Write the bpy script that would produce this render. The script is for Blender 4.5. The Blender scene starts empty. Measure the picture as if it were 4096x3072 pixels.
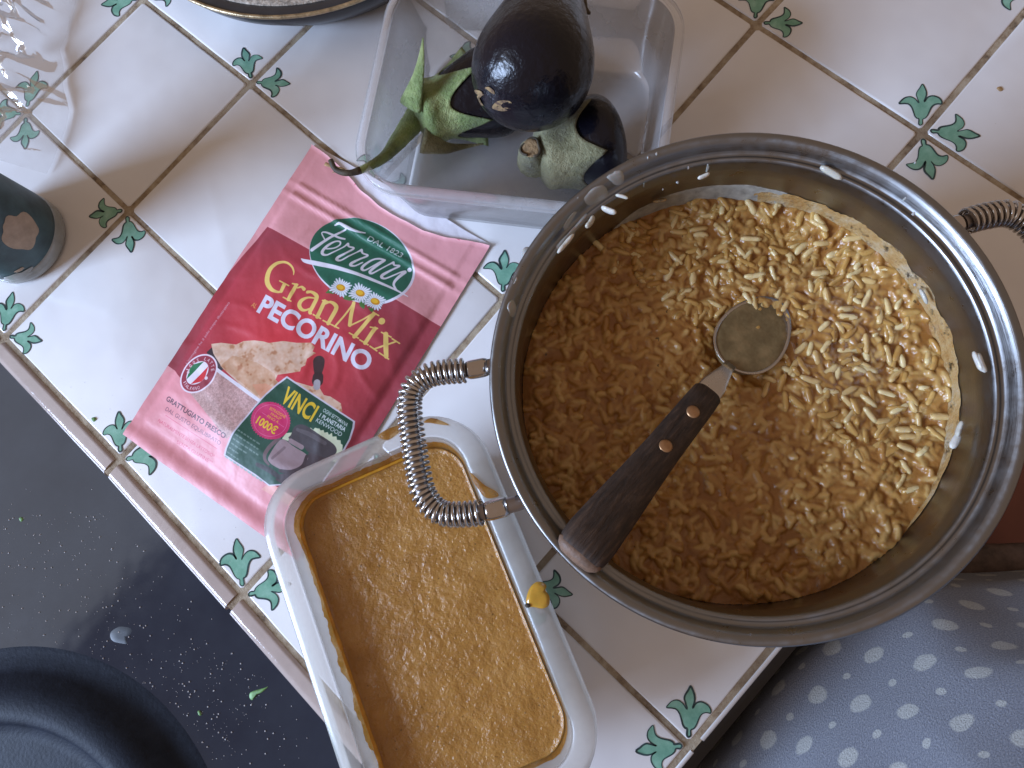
import bpy, bmesh, math, random
import numpy as np
from mathutils import Vector, Matrix, noise
from mathutils.geometry import tessellate_polygon
random.seed(7)
S = bpy.context.scene
COL = S.collection
PI = math.pi

# ---------------------------------------------------------------- camera, light, exposure
F_PX = 2717.684
CAM = np.array([0.14739106, -0.30109684, 0.33324158])
ROT = np.array([[0.66675413, -0.73670267, -0.11273019],
                [-0.74258865, -0.6438667, -0.18438484],
                [0.06325359, 0.20665152, -0.97636783]])
cam = bpy.data.objects.new('camera', bpy.data.cameras.new('camera'))
COL.objects.link(cam)
cam.data.sensor_width = 36.0
cam.data.lens = 36.0 * F_PX / 4096.0
cam.data.clip_start = 0.005
cam.data.clip_end = 20.0
cam.matrix_world = Matrix(((ROT[0][0], -ROT[1][0], -ROT[2][0], CAM[0]),
                           (ROT[0][1], -ROT[1][1], -ROT[2][1], CAM[1]),
                           (ROT[0][2], -ROT[1][2], -ROT[2][2], CAM[2]), (0, 0, 0, 1)))
S.camera = cam
w = bpy.data.worlds.new('World'); S.world = w; w.use_nodes = True
w.node_tree.nodes['Background'].inputs[0].default_value = (1.0, 0.72, 0.55, 1)
w.node_tree.nodes['Background'].inputs[1].default_value = 0.32

def area(name, loc, target, sx, sy, energy, color):
    l = bpy.data.lights.new(name, 'AREA'); l.shape = 'RECTANGLE'; l.size = sx; l.size_y = sy
    l.energy = energy; l.color = color
    o = bpy.data.objects.new(name, l); COL.objects.link(o)
    d = Vector(target) - Vector(loc)
    o.rotation_euler = d.to_track_quat('-Z', 'Y').to_euler(); o.location = loc
    return o
# daylight through a window on the left of the picture, low; a dim overhead lamp added to put a pale reflection in the hob
area('window_light', (-2.02, 0.86, 1.14), (0.2, -0.2, 0.0), 1.0, 0.95, 142.0, (0.53, 0.69, 1.0))
area('hob_reflection_light', (-1.03, 0.90, 1.4), (-1.03, 0.90, 0.0), 0.95, 0.81, 3.2, (0.86, 0.92, 1.0))
S.view_settings.view_transform = 'Standard'; S.view_settings.look = 'None'
S.view_settings.exposure = 0.0; S.view_settings.gamma = 1.0

# ---------------------------------------------------------------- helpers
def W(x, y, z=0.0):
    """a point of the photograph (4096 px wide) at a known real height above the worktop, in metres"""
    d = ROT.T @ np.array([(x - 2048) / F_PX, (y - 1536) / F_PX, 1.0])
    return CAM + (z - CAM[2]) / d[2] * d

def nz(x, y, z=0.0): return noise.noise(Vector((x, y, z)))
def fbm(x, y, z=0.0): return nz(x, y, z) + .5 * nz(2.1 * x, 2.1 * y, 2.1 * z + 7) + .25 * nz(4.3 * x, 4.3 * y, 4.3 * z + 3)

ORG = {}
def thing(name, label, cat, base, group=None):
    o = bpy.data.objects.new(name, None); COL.objects.link(o)
    o.location = [float(v) for v in base]; o.empty_display_size = .01
    o['label'] = label; o['category'] = cat
    if group: o['group'] = group
    ORG[o.name] = np.array(o.location)
    return o
def mesh(name, V, Fc, mats, smooth=True, mi=None, uv=None):
    me = bpy.data.meshes.new(name)
    me.from_pydata([tuple(float(c) for c in v) for v in V], [], [tuple(int(i) for i in f) for f in Fc])
    if not isinstance(mats, (list, tuple)): mats = [mats]
    for m in mats: me.materials.append(m)
    if smooth: me.polygons.foreach_set('use_smooth', [True] * len(me.polygons))
    if mi is not None: me.polygons.foreach_set('material_index', mi)
    if uv is not None:
        l = me.uv_layers.new(name='UVMap')
        for lp in me.loops: l.data[lp.index].uv = uv[lp.vertex_index]
    me.update()
    return me
def part(name, V, Fc, mats, parent=None, smooth=True, mi=None, uv=None, base=None, recalc=True):
    V = np.asarray(V, float)
    org = ORG[parent.name] if parent is not None else (np.array(base, float) if base is not None else np.zeros(3))
    me = mesh(name, V - org, Fc, mats, smooth, mi, uv)
    if recalc:
        bm = bmesh.new(); bm.from_mesh(me); bmesh.ops.recalc_face_normals(bm, faces=bm.faces); bm.to_mesh(me); bm.free()
    o = bpy.data.objects.new(name, me); COL.objects.link(o)
    if parent is not None: o.parent = parent
    else: o.location = org
    ORG[o.name] = org
    return o
def tag(o, label, cat, group=None, kind=None):
    o['label'] = label; o['category'] = cat
    if group: o['group'] = group
    if kind: o['kind'] = kind
    return o
def autosmooth(o, ang=40):
    me = o.data
    bm = bmesh.new(); bm.from_mesh(me)
    for e in bm.edges:
        if len(e.link_faces) == 2 and e.calc_face_angle(0) > math.radians(ang): e.smooth = False
    bm.to_mesh(me); bm.free()

def lathe(prof, c, n=96, cap0=False, cap1=False, a0=0, a1=2 * PI, wob=None):
    full = abs(a1 - a0 - 2 * PI) < 1e-6
    V = []; Fc = []; m = n if full else n + 1
    for i, (r, z) in enumerate(prof):
        for k in range(m):
            a = a0 + (a1 - a0) * k / n
            rr = r * (1 + (wob(a, z) if wob else 0))
            V.append((c[0] + rr * math.cos(a), c[1] + rr * math.sin(a), c[2] + z))
    for i in range(len(prof) - 1):
        for k in range(n):
            k2 = (k + 1) % m
            Fc.append((i * m + k, i * m + k2, (i + 1) * m + k2, (i + 1) * m + k))
    if cap0: Fc.append(tuple(range(m))[::-1])
    if cap1: Fc.append(tuple(range((len(prof) - 1) * m, len(prof) * m)))
    return V, Fc

def frames(P):
    P = np.asarray(P, float)
    T = np.gradient(P, axis=0); T /= np.linalg.norm(T, axis=1)[:, None] + 1e-12
    up = np.array([0, 0, 1.0]) if abs(T[0][2]) < .9 else np.array([1.0, 0, 0])
    N = [np.cross(up, T[0])]; N[0] /= np.linalg.norm(N[0])
    for i in range(1, len(P)):
        n_ = N[-1] - T[i] * np.dot(N[-1], T[i]); N.append(n_ / np.linalg.norm(n_))
    N = np.array(N); B = np.cross(T, N)
    return P, T, N, B
def tube(P, rad, n=12, sx=1.0, sy=1.0, cap=True, voff=0):
    P, T, N, B = frames(P)
    if np.isscalar(rad): rad = [rad] * len(P)
    V = []; Fc = []
    for i in range(len(P)):
        for k in range(n):
            a = 2 * PI * k / n
            V.append(P[i] + rad[i] * (sx * math.cos(a) * N[i] + sy * math.sin(a) * B[i]))
    for i in range(len(P) - 1):
        for k in range(n):
            k2 = (k + 1) % n
            Fc.append((voff + i * n + k, voff + i * n + k2, voff + (i + 1) * n + k2, voff + (i + 1) * n + k))
    if cap:
        Fc.append(tuple(voff + k for k in range(n))[::-1]); Fc.append(tuple(voff + (len(P) - 1) * n + k for k in range(n)))
    return V, Fc
def smoothpath(P, n):
    """Catmull-Rom through P, n samples, evenly spaced"""
    P = np.asarray(P, float)
    Q = np.vstack([2 * P[0] - P[1], P, 2 * P[-1] - P[-2]])
    out = []
    for i in range(1, len(Q) - 2):
        for t in np.linspace(0, 1, 24, endpoint=False):
            a, b, c, d = Q[i - 1], Q[i], Q[i + 1], Q[i + 2]
            out.append(.5 * (2 * b + (c - a) * t + (2 * a - 5 * b + 4 * c - d) * t * t + (3 * b - a - 3 * c + d) * t ** 3))
    out.append(P[-1]); out = np.array(out)
    s = np.r_[0, np.cumsum(np.linalg.norm(np.diff(out, axis=0), axis=1))]
    u = np.linspace(0, s[-1], n)
    return np.stack([np.interp(u, s, out[:, k]) for k in range(out.shape[1])], 1)
def join(*vf):
    V = []; Fc = []
    for v, f in vf:
        o = len(V); V += [tuple(p) for p in v]; Fc += [tuple(i + o for i in q) for q in f]
    return V, Fc
def circ3(a, b, c):
    A = np.array([[2 * (b[0] - a[0]), 2 * (b[1] - a[1])], [2 * (c[0] - a[0]), 2 * (c[1] - a[1])]])
    q = np.array([b[0] ** 2 + b[1] ** 2 - a[0] ** 2 - a[1] ** 2, c[0] ** 2 + c[1] ** 2 - a[0] ** 2 - a[1] ** 2])
    o = np.linalg.solve(A, q); return o, math.hypot(a[0] - o[0], a[1] - o[1])
def blob(outline, h, zf, rings=5, z_under=0.0003, rough=0.0, seed=0):
    """a low dome with the given outline (world xy), sitting on zf(x, y)"""
    O = np.array([q[:2] for q in outline], float); c = O.mean(0); n = len(O)
    V = []; Fc = []
    for r in range(rings + 1):
        s = 1 - r / (rings + 1)
        hh = h * math.sqrt(max(0, 1 - s ** 2.5)) if r else 0
        for q in O:
            p = c + (q - c) * s
            V.append((p[0], p[1], zf(p[0], p[1]) + (hh * (1 + rough * nz(p[0] * 400, p[1] * 400, seed)) if r else -z_under)))
    V.append((c[0], c[1], zf(c[0], c[1]) + h))
    for r in range(rings):
        for k in range(n):
            k2 = (k + 1) % n
            Fc.append((r * n + k, r * n + k2, (r + 1) * n + k2, (r + 1) * n + k))
    for k in range(n): Fc.append((rings * n + k, rings * n + (k + 1) % n, len(V) - 1))
    return V, Fc
def closed(P, n):
    P = np.asarray(P, float); Q = np.vstack([P[-1], P, P[0], P[1]])
    out = []
    for i in range(1, len(P) + 1):
        for t in np.linspace(0, 1, max(2, n // len(P)), endpoint=False):
            a, b, c, d = Q[i - 1], Q[i], Q[i + 1], Q[i + 2]
            out.append(.5 * (2 * b + (c - a) * t + (2 * a - 5 * b + 4 * c - d) * t * t + (3 * b - a - 3 * c + d) * t ** 3))
    return np.array(out)

# ---------------------------------------------------------------- materials
class NT:
    def __init__(s, name):
        s.m = bpy.data.materials.new(name); s.m.use_nodes = True
        s.t = s.m.node_tree; s.b = s.t.nodes['Principled BSDF']; s.out = s.t.nodes['Material Output']
        s.tc = s.n('ShaderNodeTexCoord')
    def n(s, typ, **k):
        o = s.t.nodes.new(typ)
        for a, b in k.items(): setattr(o, a, b)
        return o
    def l(s, a, b): s.t.links.new(a, b)
    def set(s, **k):
        for a, b in k.items():
            a = a.replace('_', ' ')
            i = s.b.inputs[a]
            if hasattr(b, 'links') or hasattr(b, 'is_output'): s.l(b, i)
            else: i.default_value = (*b, 1) if isinstance(b, tuple) and len(b) == 3 and i.type == 'RGBA' else b
        return s
    def noise(s, scale, detail=4, rough=.6, vec=None, dist=0, typ=None):
        o = s.n('ShaderNodeTexNoise'); o.inputs['Scale'].default_value = scale; o.inputs['Detail'].default_value = detail
        o.inputs['Roughness'].default_value = rough; o.inputs['Distortion'].default_value = dist
        s.l(vec if vec is not None else s.tc.outputs['Object'], o.inputs['Vector'])
        return o.outputs['Fac']
    def ramp(s, fac, *stops):
        o = s.n('ShaderNodeValToRGB'); e = o.color_ramp.elements
        while len(e) < len(stops): e.new(.5)
        for el, (p, c) in zip(e, stops): el.position = p; el.color = (*c, 1) if not np.isscalar(c) else (c, c, c, 1)
        s.l(fac, o.inputs[0]); return o.outputs[0]
    def mix(s, fac, a, b):
        o = s.n('ShaderNodeMix', data_type='RGBA')
        for sock, v in ((o.inputs[0], fac), (o.inputs[6], a), (o.inputs[7], b)):
            if hasattr(v, 'is_output'): s.l(v, sock)
            else: sock.default_value = v if np.isscalar(v) else (*v, 1)
        return o.outputs[2]
    def math(s, op, a, b=None):
        o = s.n('ShaderNodeMath', operation=op)
        for i, v in enumerate((a, b)):
            if v is None: continue
            if hasattr(v, 'is_output'): s.l(v, o.inputs[i])
            else: o.inputs[i].default_value = v
        return o.outputs[0]
    def bump(s, fac, dist, strength=1.0, chain=None):
        o = s.n('ShaderNodeBump'); o.inputs['Distance'].default_value = dist; o.inputs['Strength'].default_value = strength
        s.l(fac, o.inputs['Height'])
        if chain is not None: s.l(chain, o.inputs['Normal'])
        s.l(o.outputs[0], s.b.inputs['Normal']); return o.outputs[0]

def lin(r, g, b):
    f = lambda c: c / 255 / 12.92 if c / 255 <= .04045 else ((c / 255 + .055) / 1.055) ** 2.4
    return (f(r), f(g), f(b))

def simple(name, col, rough=.5, metal=0.0, var=.15, scale=80, bump=0.0, bscale=300, **k):
    m = NT(name)
    c2 = tuple(min(1, c * (1 + var)) for c in col); c1 = tuple(c * (1 - var) for c in col)
    m.set(Base_Color=m.ramp(m.noise(scale), (.3, c1), (.7, c2)), Roughness=rough, Metallic=metal, **k)
    if bump: m.bump(m.noise(bscale), bump)
    return m.m

def mk_tile():
    m = NT('white_glaze')
    c = m.ramp(m.noise(18, 3), (.3, (.72, .715, .72)), (.7, (.80, .795, .79)))
    sp = m.ramp(m.noise(420, 2, .5), (.0, 0.0), (.775, 0.0), (.80, 1.0))
    c = m.mix(m.math('MULTIPLY', sp, .35), c, (.45, .36, .26))
    m.set(Base_Color=c, Roughness=m.ramp(m.noise(60, 3), (.3, .13), (.8, .24)), Specular_IOR_Level=.5)
    m.bump(m.noise(26, 2), .0006)
    return m.m
def mk_grout():
    m = NT('dirty_grout')
    a = m.ramp(m.noise(95, 6, .75), (.30, (.07, .048, .03)), (.42, (.30, .22, .14)), (.55, (.45, .37, .26)), (.8, (.56, .50, .39)))
    b = m.ramp(m.noise(22, 3), (.4, 0.0), (.62, 1.0))
    m.set(Base_Color=m.mix(m.math('MULTIPLY', b, .4), a, (.115, .075, .042)), Roughness=.85)
    m.bump(m.noise(700, 5, .7), .0006)
    return m.m
def mk_leafpaint():
    m = NT('green_glaze_paint')
    m.set(Base_Color=m.ramp(m.noise(140, 4, .6), (.25, (.12, .30, .22)), (.5, (.19, .41, .30)), (.75, (.30, .53, .42))), Roughness=.2)
    return m.m
def mk_steel(name, rough=.27, col=(.46, .43, .40), aniso=.55, stain=.25):
    m = NT(name)
    t = m.n('ShaderNodeTangent', direction_type='RADIAL', axis='Z')
    c = m.mix(m.math('MULTIPLY', m.ramp(m.noise(70, 5, .65), (.4, 0.0), (.75, 1.0)), stain), col, (.34, .29, .25))
    m.set(Base_Color=c, Metallic=1.0, Roughness=m.ramp(m.noise(160, 5, .7), (.3, rough * .75), (.8, rough * 1.5)), Anisotropic=aniso)
    m.l(t.outputs[0], m.b.inputs['Tangent'])
    return m
def mk_pot():
    m = mk_steel('brushed_steel', .33, (.245, .25, .255))
    mp = m.n('ShaderNodeMapping'); mp.inputs['Scale'].default_value = (60, 60, 2600)
    m.l(m.tc.outputs['Object'], mp.inputs[0])
    m.bump(m.noise(1.0, 3, .6, mp.outputs[0]), .00006)
    return m.m
def mk_plastic(name, tint, clear, rough=.28, glow=.5):
    """thin polypropylene: part see-through, part milky"""
    m = NT(name); t = m.t
    m.set(Base_Color=tint, Roughness=rough, Specular_IOR_Level=.5)
    tr = m.n('ShaderNodeBsdfTransparent'); tl = m.n('ShaderNodeBsdfTranslucent')
    tl.inputs[0].default_value = (*tint, 1)
    a = m.n('ShaderNodeMixShader'); a.inputs[0].default_value = glow
    m.l(m.b.outputs[0], a.inputs[1]); m.l(tl.outputs[0], a.inputs[2])
    b = m.n('ShaderNodeMixShader')
    lw = m.n('ShaderNodeLayerWeight'); lw.inputs[0].default_value = .35
    f = m.math('MULTIPLY', m.math('SUBTRACT', 1.0, lw.outputs['Facing']), 1.0)
    f = m.math('ADD', m.math('MULTIPLY', f, .18), clear - .12)
    f = m.math('MULTIPLY', f, m.ramp(m.noise(45, 4), (.3, .86), (.7, 1.0)))
    m.l(f, b.inputs[0]); m.l(a.outputs[0], b.inputs[1]); m.l(tr.outputs[0], b.inputs[2])
    m.l(b.outputs[0], m.out.inputs[0])
    gl = m.n('ShaderNodeBsdfGlossy'); gl.inputs['Roughness'].default_value = rough * .6
    ad = m.n('ShaderNodeMixShader'); fr = m.n('ShaderNodeFresnel'); fr.inputs[0].default_value = 1.45
    m.l(m.math('MULTIPLY', fr.outputs[0], .7), ad.inputs[0]); m.l(b.outputs[0], ad.inputs[1]); m.l(gl.outputs[0], ad.inputs[2])
    m.l(ad.outputs[0], m.out.inputs[0])
    bu = m.bump(m.noise(30, 2), .0006); m.l(bu, gl.inputs['Normal'])
    return m.m
def mk_puree():
    m = NT('vegetable_puree')
    c = m.ramp(m.noise(75, 6, .6), (.3, (.31, .142, .028)), (.55, (.39, .193, .045)), (.78, (.455, .248, .075)))
    sp = m.ramp(m.noise(560, 2, .5), (.0, 0.0), (.70, 0.0), (.74, 1.0))
    c = m.mix(m.math('MULTIPLY', sp, .7), c, (.09, .05, .015))
    m.set(Base_Color=c, Roughness=m.ramp(m.noise(240, 3), (.35, .12), (.7, .32)), Subsurface_Weight=.25, Subsurface_Scale=.003, Subsurface_Radius=(1, .45, .12))
    a = m.bump(m.noise(360, 3, .55), .00045); m.bump(m.noise(900, 3, .6), .00038, chain=a)
    return m.m
def mk_film():
    m = NT('sauce_film')
    c = m.ramp(m.noise(160, 5, .6), (.3, (.30, .12, .015)), (.7, (.50, .25, .055)))
    m.set(Base_Color=c, Roughness=.22, Subsurface_Weight=.3, Subsurface_Scale=.002, Subsurface_Radius=(1, .5, .15))
    tr = m.n('ShaderNodeBsdfTransparent'); tr.inputs[0].default_value = (1, .75, .4, 1)
    mx = m.n('ShaderNodeMixShader'); m.l(m.ramp(m.noise(120, 5, .7), (.38, 0.0), (.75, .85)), mx.inputs[0])
    tl = m.n('ShaderNodeBsdfTranslucent'); m.l(m.mix(.5, c, (.75, .38, .06)), tl.inputs[0]); m2 = m.n('ShaderNodeMixShader'); m2.inputs[0].default_value = .6
    m.l(m.b.outputs[0], m2.inputs[1]); m.l(tl.outputs[0], m2.inputs[2]); m.l(m2.outputs[0], mx.inputs[1]); m.l(tr.outputs[0], mx.inputs[2]); m.l(mx.outputs[0], m.out.inputs[0])
    m.bump(m.noise(300, 4), .0008)
    return m.m
def mk_broth():
    m = NT('rice_broth')
    c = m.ramp(m.noise(60, 5, .6), (.3, (.24, .10, .022)), (.6, (.36, .17, .045)), (.85, (.46, .26, .09)))
    sp = m.ramp(m.noise(430, 2, .5), (.0, 0.0), (.735, 0.0), (.765, 1.0))
    c = m.mix(m.math('MULTIPLY', sp, .8), c, (.05, .03, .012))
    m.set(Base_Color=c, Roughness=.18, Subsurface_Weight=.3, Subsurface_Scale=.003, Subsurface_Radius=(1, .5, .2))
    m.bump(m.noise(260, 4), .0012)
    return m.m
def mk_risotto():
    m = NT('risotto_surface')
    at = m.n('ShaderNodeAttribute', attribute_name='grain'); sp3 = m.n('ShaderNodeSeparateColor'); m.l(at.outputs['Color'], sp3.inputs[0])
    br = m.ramp(m.noise(55, 5, .6), (.3, (.24, .095, .018)), (.6, (.34, .15, .034)), (.85, (.42, .21, .06)))
    gr = m.ramp(sp3.outputs[1], (0.0, (.40, .20, .05)), (.5, (.50, .29, .085)), (1.0, (.66, .46, .18)))
    c = m.mix(m.math('MULTIPLY', sp3.outputs[0], .72), br, gr)
    sp = m.ramp(m.noise(400, 2, .5), (.0, 0.0), (.735, 0.0), (.765, 1.0))
    c = m.mix(m.math('MULTIPLY', sp, .75), c, (.05, .03, .012))
    m.set(Base_Color=c, Roughness=m.ramp(m.noise(200, 3), (.3, .12), (.7, .26)), Subsurface_Weight=.35, Subsurface_Scale=.0022, Subsurface_Radius=(1, .55, .22))
    m.bump(m.noise(420, 4, .6), .0004)
    return m.m
def mk_rice(name, c0, c1, c2):
    m = NT(name)
    oi = m.n('ShaderNodeObjectInfo'); geo = m.n('ShaderNodeNewGeometry')
    f = m.math('FRACT', m.math('ADD', m.math('ADD', oi.outputs['Random'], geo.outputs['Random Per Island']), m.math('MULTIPLY', m.noise(230, 3, .5, geo.outputs['Position']), .35)))
    m.set(Base_Color=m.ramp(f, (.1, c0), (.5, c1), (.9, c2)), Roughness=.2, Subsurface_Weight=.35, Subsurface_Scale=.002, Subsurface_Radius=(1, .65, .35))
    m.bump(m.noise(500, 3), .0003)
    return m.m
def mk_starch():
    m = NT('starchy_residue')
    c = m.ramp(m.noise(110, 5, .65), (.3, (.33, .17, .05)), (.5, (.40, .26, .11)), (.7, (.46, .40, .29)))
    m.set(Base_Color=c, Roughness=.25, Subsurface_Weight=.3, Subsurface_Scale=.002, Subsurface_Radius=(1, .6, .3))
    tr = m.n('ShaderNodeBsdfTransparent'); mx = m.n('ShaderNodeMixShader'); m.l(m.ramp(m.noise(170, 5, .7), (.55, 0.0), (.66, .9)), mx.inputs[0])
    m.l(m.b.outputs[0], mx.inputs[1]); m.l(tr.outputs[0], mx.inputs[2]); m.l(mx.outputs[0], m.out.inputs[0])
    m.bump(m.noise(260, 4), .0012)
    return m.m
def mk_aub():
    m = NT('aubergine_skin')
    m.set(Base_Color=m.ramp(m.noise(30, 4), (.3, (.0025, .0025, .005)), (.7, (.005, .0045, .009))), Roughness=m.ramp(m.noise(90, 4), (.3, .2), (.8, .34)), Coat_Weight=.12, Coat_Roughness=.12, Specular_IOR_Level=.35)
    a = m.bump(m.noise(230, 3, .5), .0007)
    m.bump(m.noise(1100, 2, .5), .00006, chain=a)
    return m.m
def mk_scar():
    m = NT('dry_scar'); m.set(Base_Color=m.ramp(m.noise(600, 5), (.35, (.07, .035, .03)), (.6, (.30, .20, .09))), Roughness=.8); m.bump(m.noise(900, 4), .0005); return m.m
def mk_calyx(name, ca, cb, cc):
    m = NT(name)
    c = m.ramp(m.noise(48, 5, .6), (.36, ca), (.5, cb), (.64, cc))
    f = m.ramp(m.noise(1500, 3, .6), (.5, 0.0), (.72, 1.0))
    m.set(Base_Color=m.mix(m.math('MULTIPLY', f, .5), c, (.34, .36, .22)), Roughness=.55, Sheen_Weight=.25)
    a = m.bump(m.noise(420, 5, .65), .0017); m.bump(m.noise(1800, 2), .0005, chain=a)
    return m.m
def mk_wood():
    m = NT('dark_wet_wood')
    mp = m.n('ShaderNodeMapping'); mp.inputs['Rotation'].default_value = (0, 0, -.04); mp.inputs['Scale'].default_value = (60, 700, 300)
    m.l(m.tc.outputs['Object'], mp.inputs[0])
    g = m.noise(1, 5, .65, mp.outputs[0])
    c = m.ramp(g, (.3, (.015, .009, .006)), (.55, (.042, .024, .015)), (.75, (.095, .056, .034)))
    wv = m.ramp(m.noise(140, 5, .7), (.58, 0.0), (.72, 1.0))
    m.set(Base_Color=m.mix(m.math('MULTIPLY', wv, .35), c, (.13, .09, .065)), Roughness=.68)
    m.bump(g, .0006)
    return m.m
def mk_hob():
    m = NT('black_hob_enamel')
    m.set(Base_Color=m.ramp(m.noise(25, 4), (.3, (.014, .020, .034)), (.7, (.025, .033, .049))), Roughness=m.ramp(m.noise(40, 5, .7), (.3, .06), (.8, .16)))
    m.bump(m.noise(30, 2), .0003)
    return m.m
def mk_cast():
    m = NT('cast_iron'); m.set(Base_Color=m.ramp(m.noise(120, 4), (.3, (.008, .012, .021)), (.7, (.015, .021, .035))), Roughness=.55, Specular_IOR_Level=.16)
    a = m.bump(m.noise(600, 4, .55), .00016); return m.m
def mk_knit():
    m = NT('dotted_knit')
    uv = m.tc.outputs['UV']
    sep = m.n('ShaderNodeSeparateXYZ')
    # wobble the print a little
    nn = m.n('ShaderNodeTexNoise'); nn.inputs['Scale'].default_value = 60; m.l(uv, nn.inputs['Vector'])
    vm = m.n('ShaderNodeVectorMath', operation='MULTIPLY_ADD'); m.l(nn.outputs['Color'], vm.inputs[0])
    vm.inputs[1].default_value = (.005, .005, 0); rt = m.n('ShaderNodeMapping'); rt.inputs['Rotation'].default_value = (0, 0, -.30); m.l(uv, rt.inputs[0]); m.l(rt.outputs[0], vm.inputs[2]); m.l(vm.outputs[0], sep.inputs[0])
    ux, uy = .0195, .0145
    y = m.math('DIVIDE', sep.outputs[1], uy); row = m.math('FLOOR', y); fy = m.math('SUBTRACT', m.math('FRACT', y), .5)
    x = m.math('ADD', m.math('DIVIDE', sep.outputs[0], ux), m.math('MULTIPLY', row, 1.16)); cell = m.math('FLOOR', x); fx = m.math('SUBTRACT', m.math('FRACT', x), .5)
    par = m.math('FLOORED_MODULO', m.math('ADD', cell, 0.0), 2.0)
    sz = m.math('ADD', .0027, m.math('MULTIPLY', par, .0034))
    dx = m.math('DIVIDE', m.math('MULTIPLY', fx, ux), sz)
    dy = m.math('DIVIDE', m.math('MULTIPLY', fy, uy), m.math('MULTIPLY', sz, .60))
    d = m.math('SQRT', m.math('ADD', m.math('MULTIPLY', dx, dx), m.math('MULTIPLY', dy, dy)))
    fz = m.noise(1400, 3, .7, uv)
    d = m.math('ADD', d, m.math('MULTIPLY', m.math('SUBTRACT', fz, .5), .35))
    dot = m.ramp(d, (.80, .85), (1.04, 0.0))
    mp = m.n('ShaderNodeMapping'); mp.inputs['Scale'].default_value = (900, 1700, 1); m.l(uv, mp.inputs[0])
    k = m.noise(1.0, 4, .75, mp.outputs[0])
    bl = m.ramp(k, (.30, (.13, .145, .185)), (.52, (.245, .268, .325)), (.72, (.44, .46, .50)))
    wh = m.ramp(k, (.30, (.40, .42, .40)), (.7, (.72, .74, .70)))
    m.set(Base_Color=m.mix(dot, bl, wh), Roughness=.9, Sheen_Weight=.3)
    m.bump(k, .0014)
    return m.m

MT = dict(
    tile=mk_tile(), grout=mk_grout(), leaf=mk_leafpaint(), line=simple('dark_glaze_line', (.028, .060, .062), .2, var=.6, scale=160),
    trim=simple('beige_glazed_trim', (.44, .36, .32), .12, var=.08, scale=40, bump=.0003, bscale=60),
    pot=mk_pot(), coil=mk_steel('coil_wire_steel', .2, (.62, .59, .56), 0.0, .35).m, rod=mk_steel('dark_steel_rod', .35, (.30, .27, .26), 0, .4).m,
    ferrule=mk_steel('ferrule_steel', .16, (.55, .51, .48), .3, .15).m, spoon=mk_steel('spoon_steel', .3, (.55, .52, .48), 0, .4).m,
    pp=mk_plastic('milky_plastic', (.95, .935, .88), .66, .28, .65), ppclear=mk_plastic('clear_plastic', (.92, .93, .95), .78, .2),
    bag=mk_plastic('plastic_film', (.88, .90, .93), .82, .13),
    puree=mk_puree(), film=mk_film(), broth=mk_risotto(),
    rice=mk_rice('cooked_rice', (.46, .25, .065), (.57, .35, .11), (.74, .58, .30)), ricew=mk_rice('pale_rice', (.46, .44, .37), (.54, .52, .45), (.60, .58, .52)),
    aub=mk_aub(), scar=mk_scar(), cal1=mk_calyx('fresh_calyx', (.10, .15, .035), (.20, .29, .075), (.42, .50, .19)),
    cal2=mk_calyx('grey_green_calyx', (.085, .072, .030), (.16, .148, .060), (.32, .29, .15)),
    cut=simple('cut_stem', (.30, .19, .09), .75, var=.4, scale=500, bump=.0008, bscale=700),
    drystem=simple('dry_stem_tip', (.06, .045, .025), .7, var=.4, scale=300, bump=.0005),
    wood=mk_wood(), brass=simple('brass_rivet', (.42, .24, .12), .42, .75, var=.2, scale=300), hob=mk_hob(), cast=mk_cast(), knit=mk_knit(),
    woodend=simple('worn_wood', (.15, .088, .055), .6, var=.35, scale=250, bump=.0005),
    pan=simple('dark_pan_enamel', (.035, .038, .045), .3, var=.2), panrim=simple('stained_rim_metal', (.42, .33, .20), .35, .6, var=.5, scale=220, bump=.0004),
    speck=simple('crusted_speckle', (.42, .38, .32), .6, var=.75, scale=420, bump=.0008, bscale=500),
    glass=simple('dark_bottle_glass', (.03, .045, .055), .1, var=.15), label=simple('worn_green_label', (.045, .085, .095), .5, var=.35, scale=90, bump=.0002),
    paper=simple('torn_paper', (.40, .31, .23), .8, var=.18, scale=160, bump=.0004), glassrim=simple('pale_glass_base', (.30, .31, .29), .15, var=.2),
    salt=simple('salt', (.85, .86, .88), .25, var=.05), herb=simple('herb_scrap', (.16, .33, .11), .55, var=.4, scale=300), ring=simple('dried_water_mark', (.030, .040, .052), .32, var=.2),
    cabinet=simple('dark_cabinet_front', (.022, .023, .03), .45, var=.25, scale=30), red=simple('terracotta', (.21, .07, .05), .6, var=.2, scale=20),
    brown=simple('dark_stained_wood', (.10, .065, .05), .7, var=.5, scale=120, bump=.0008, bscale=200), starch=mk_starch(),
    crumb=simple('tan_crumb', (.38, .24, .11), .7, var=.3, scale=500), milk=simple('milky_starch_drop', (.36, .36, .34), .2, var=.1, Subsurface_Weight=.3, Subsurface_Scale=.002),
    greyfilm=simple('dried_starch_smear', (.33, .32, .28), .5, var=.3, scale=300),
)

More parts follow.
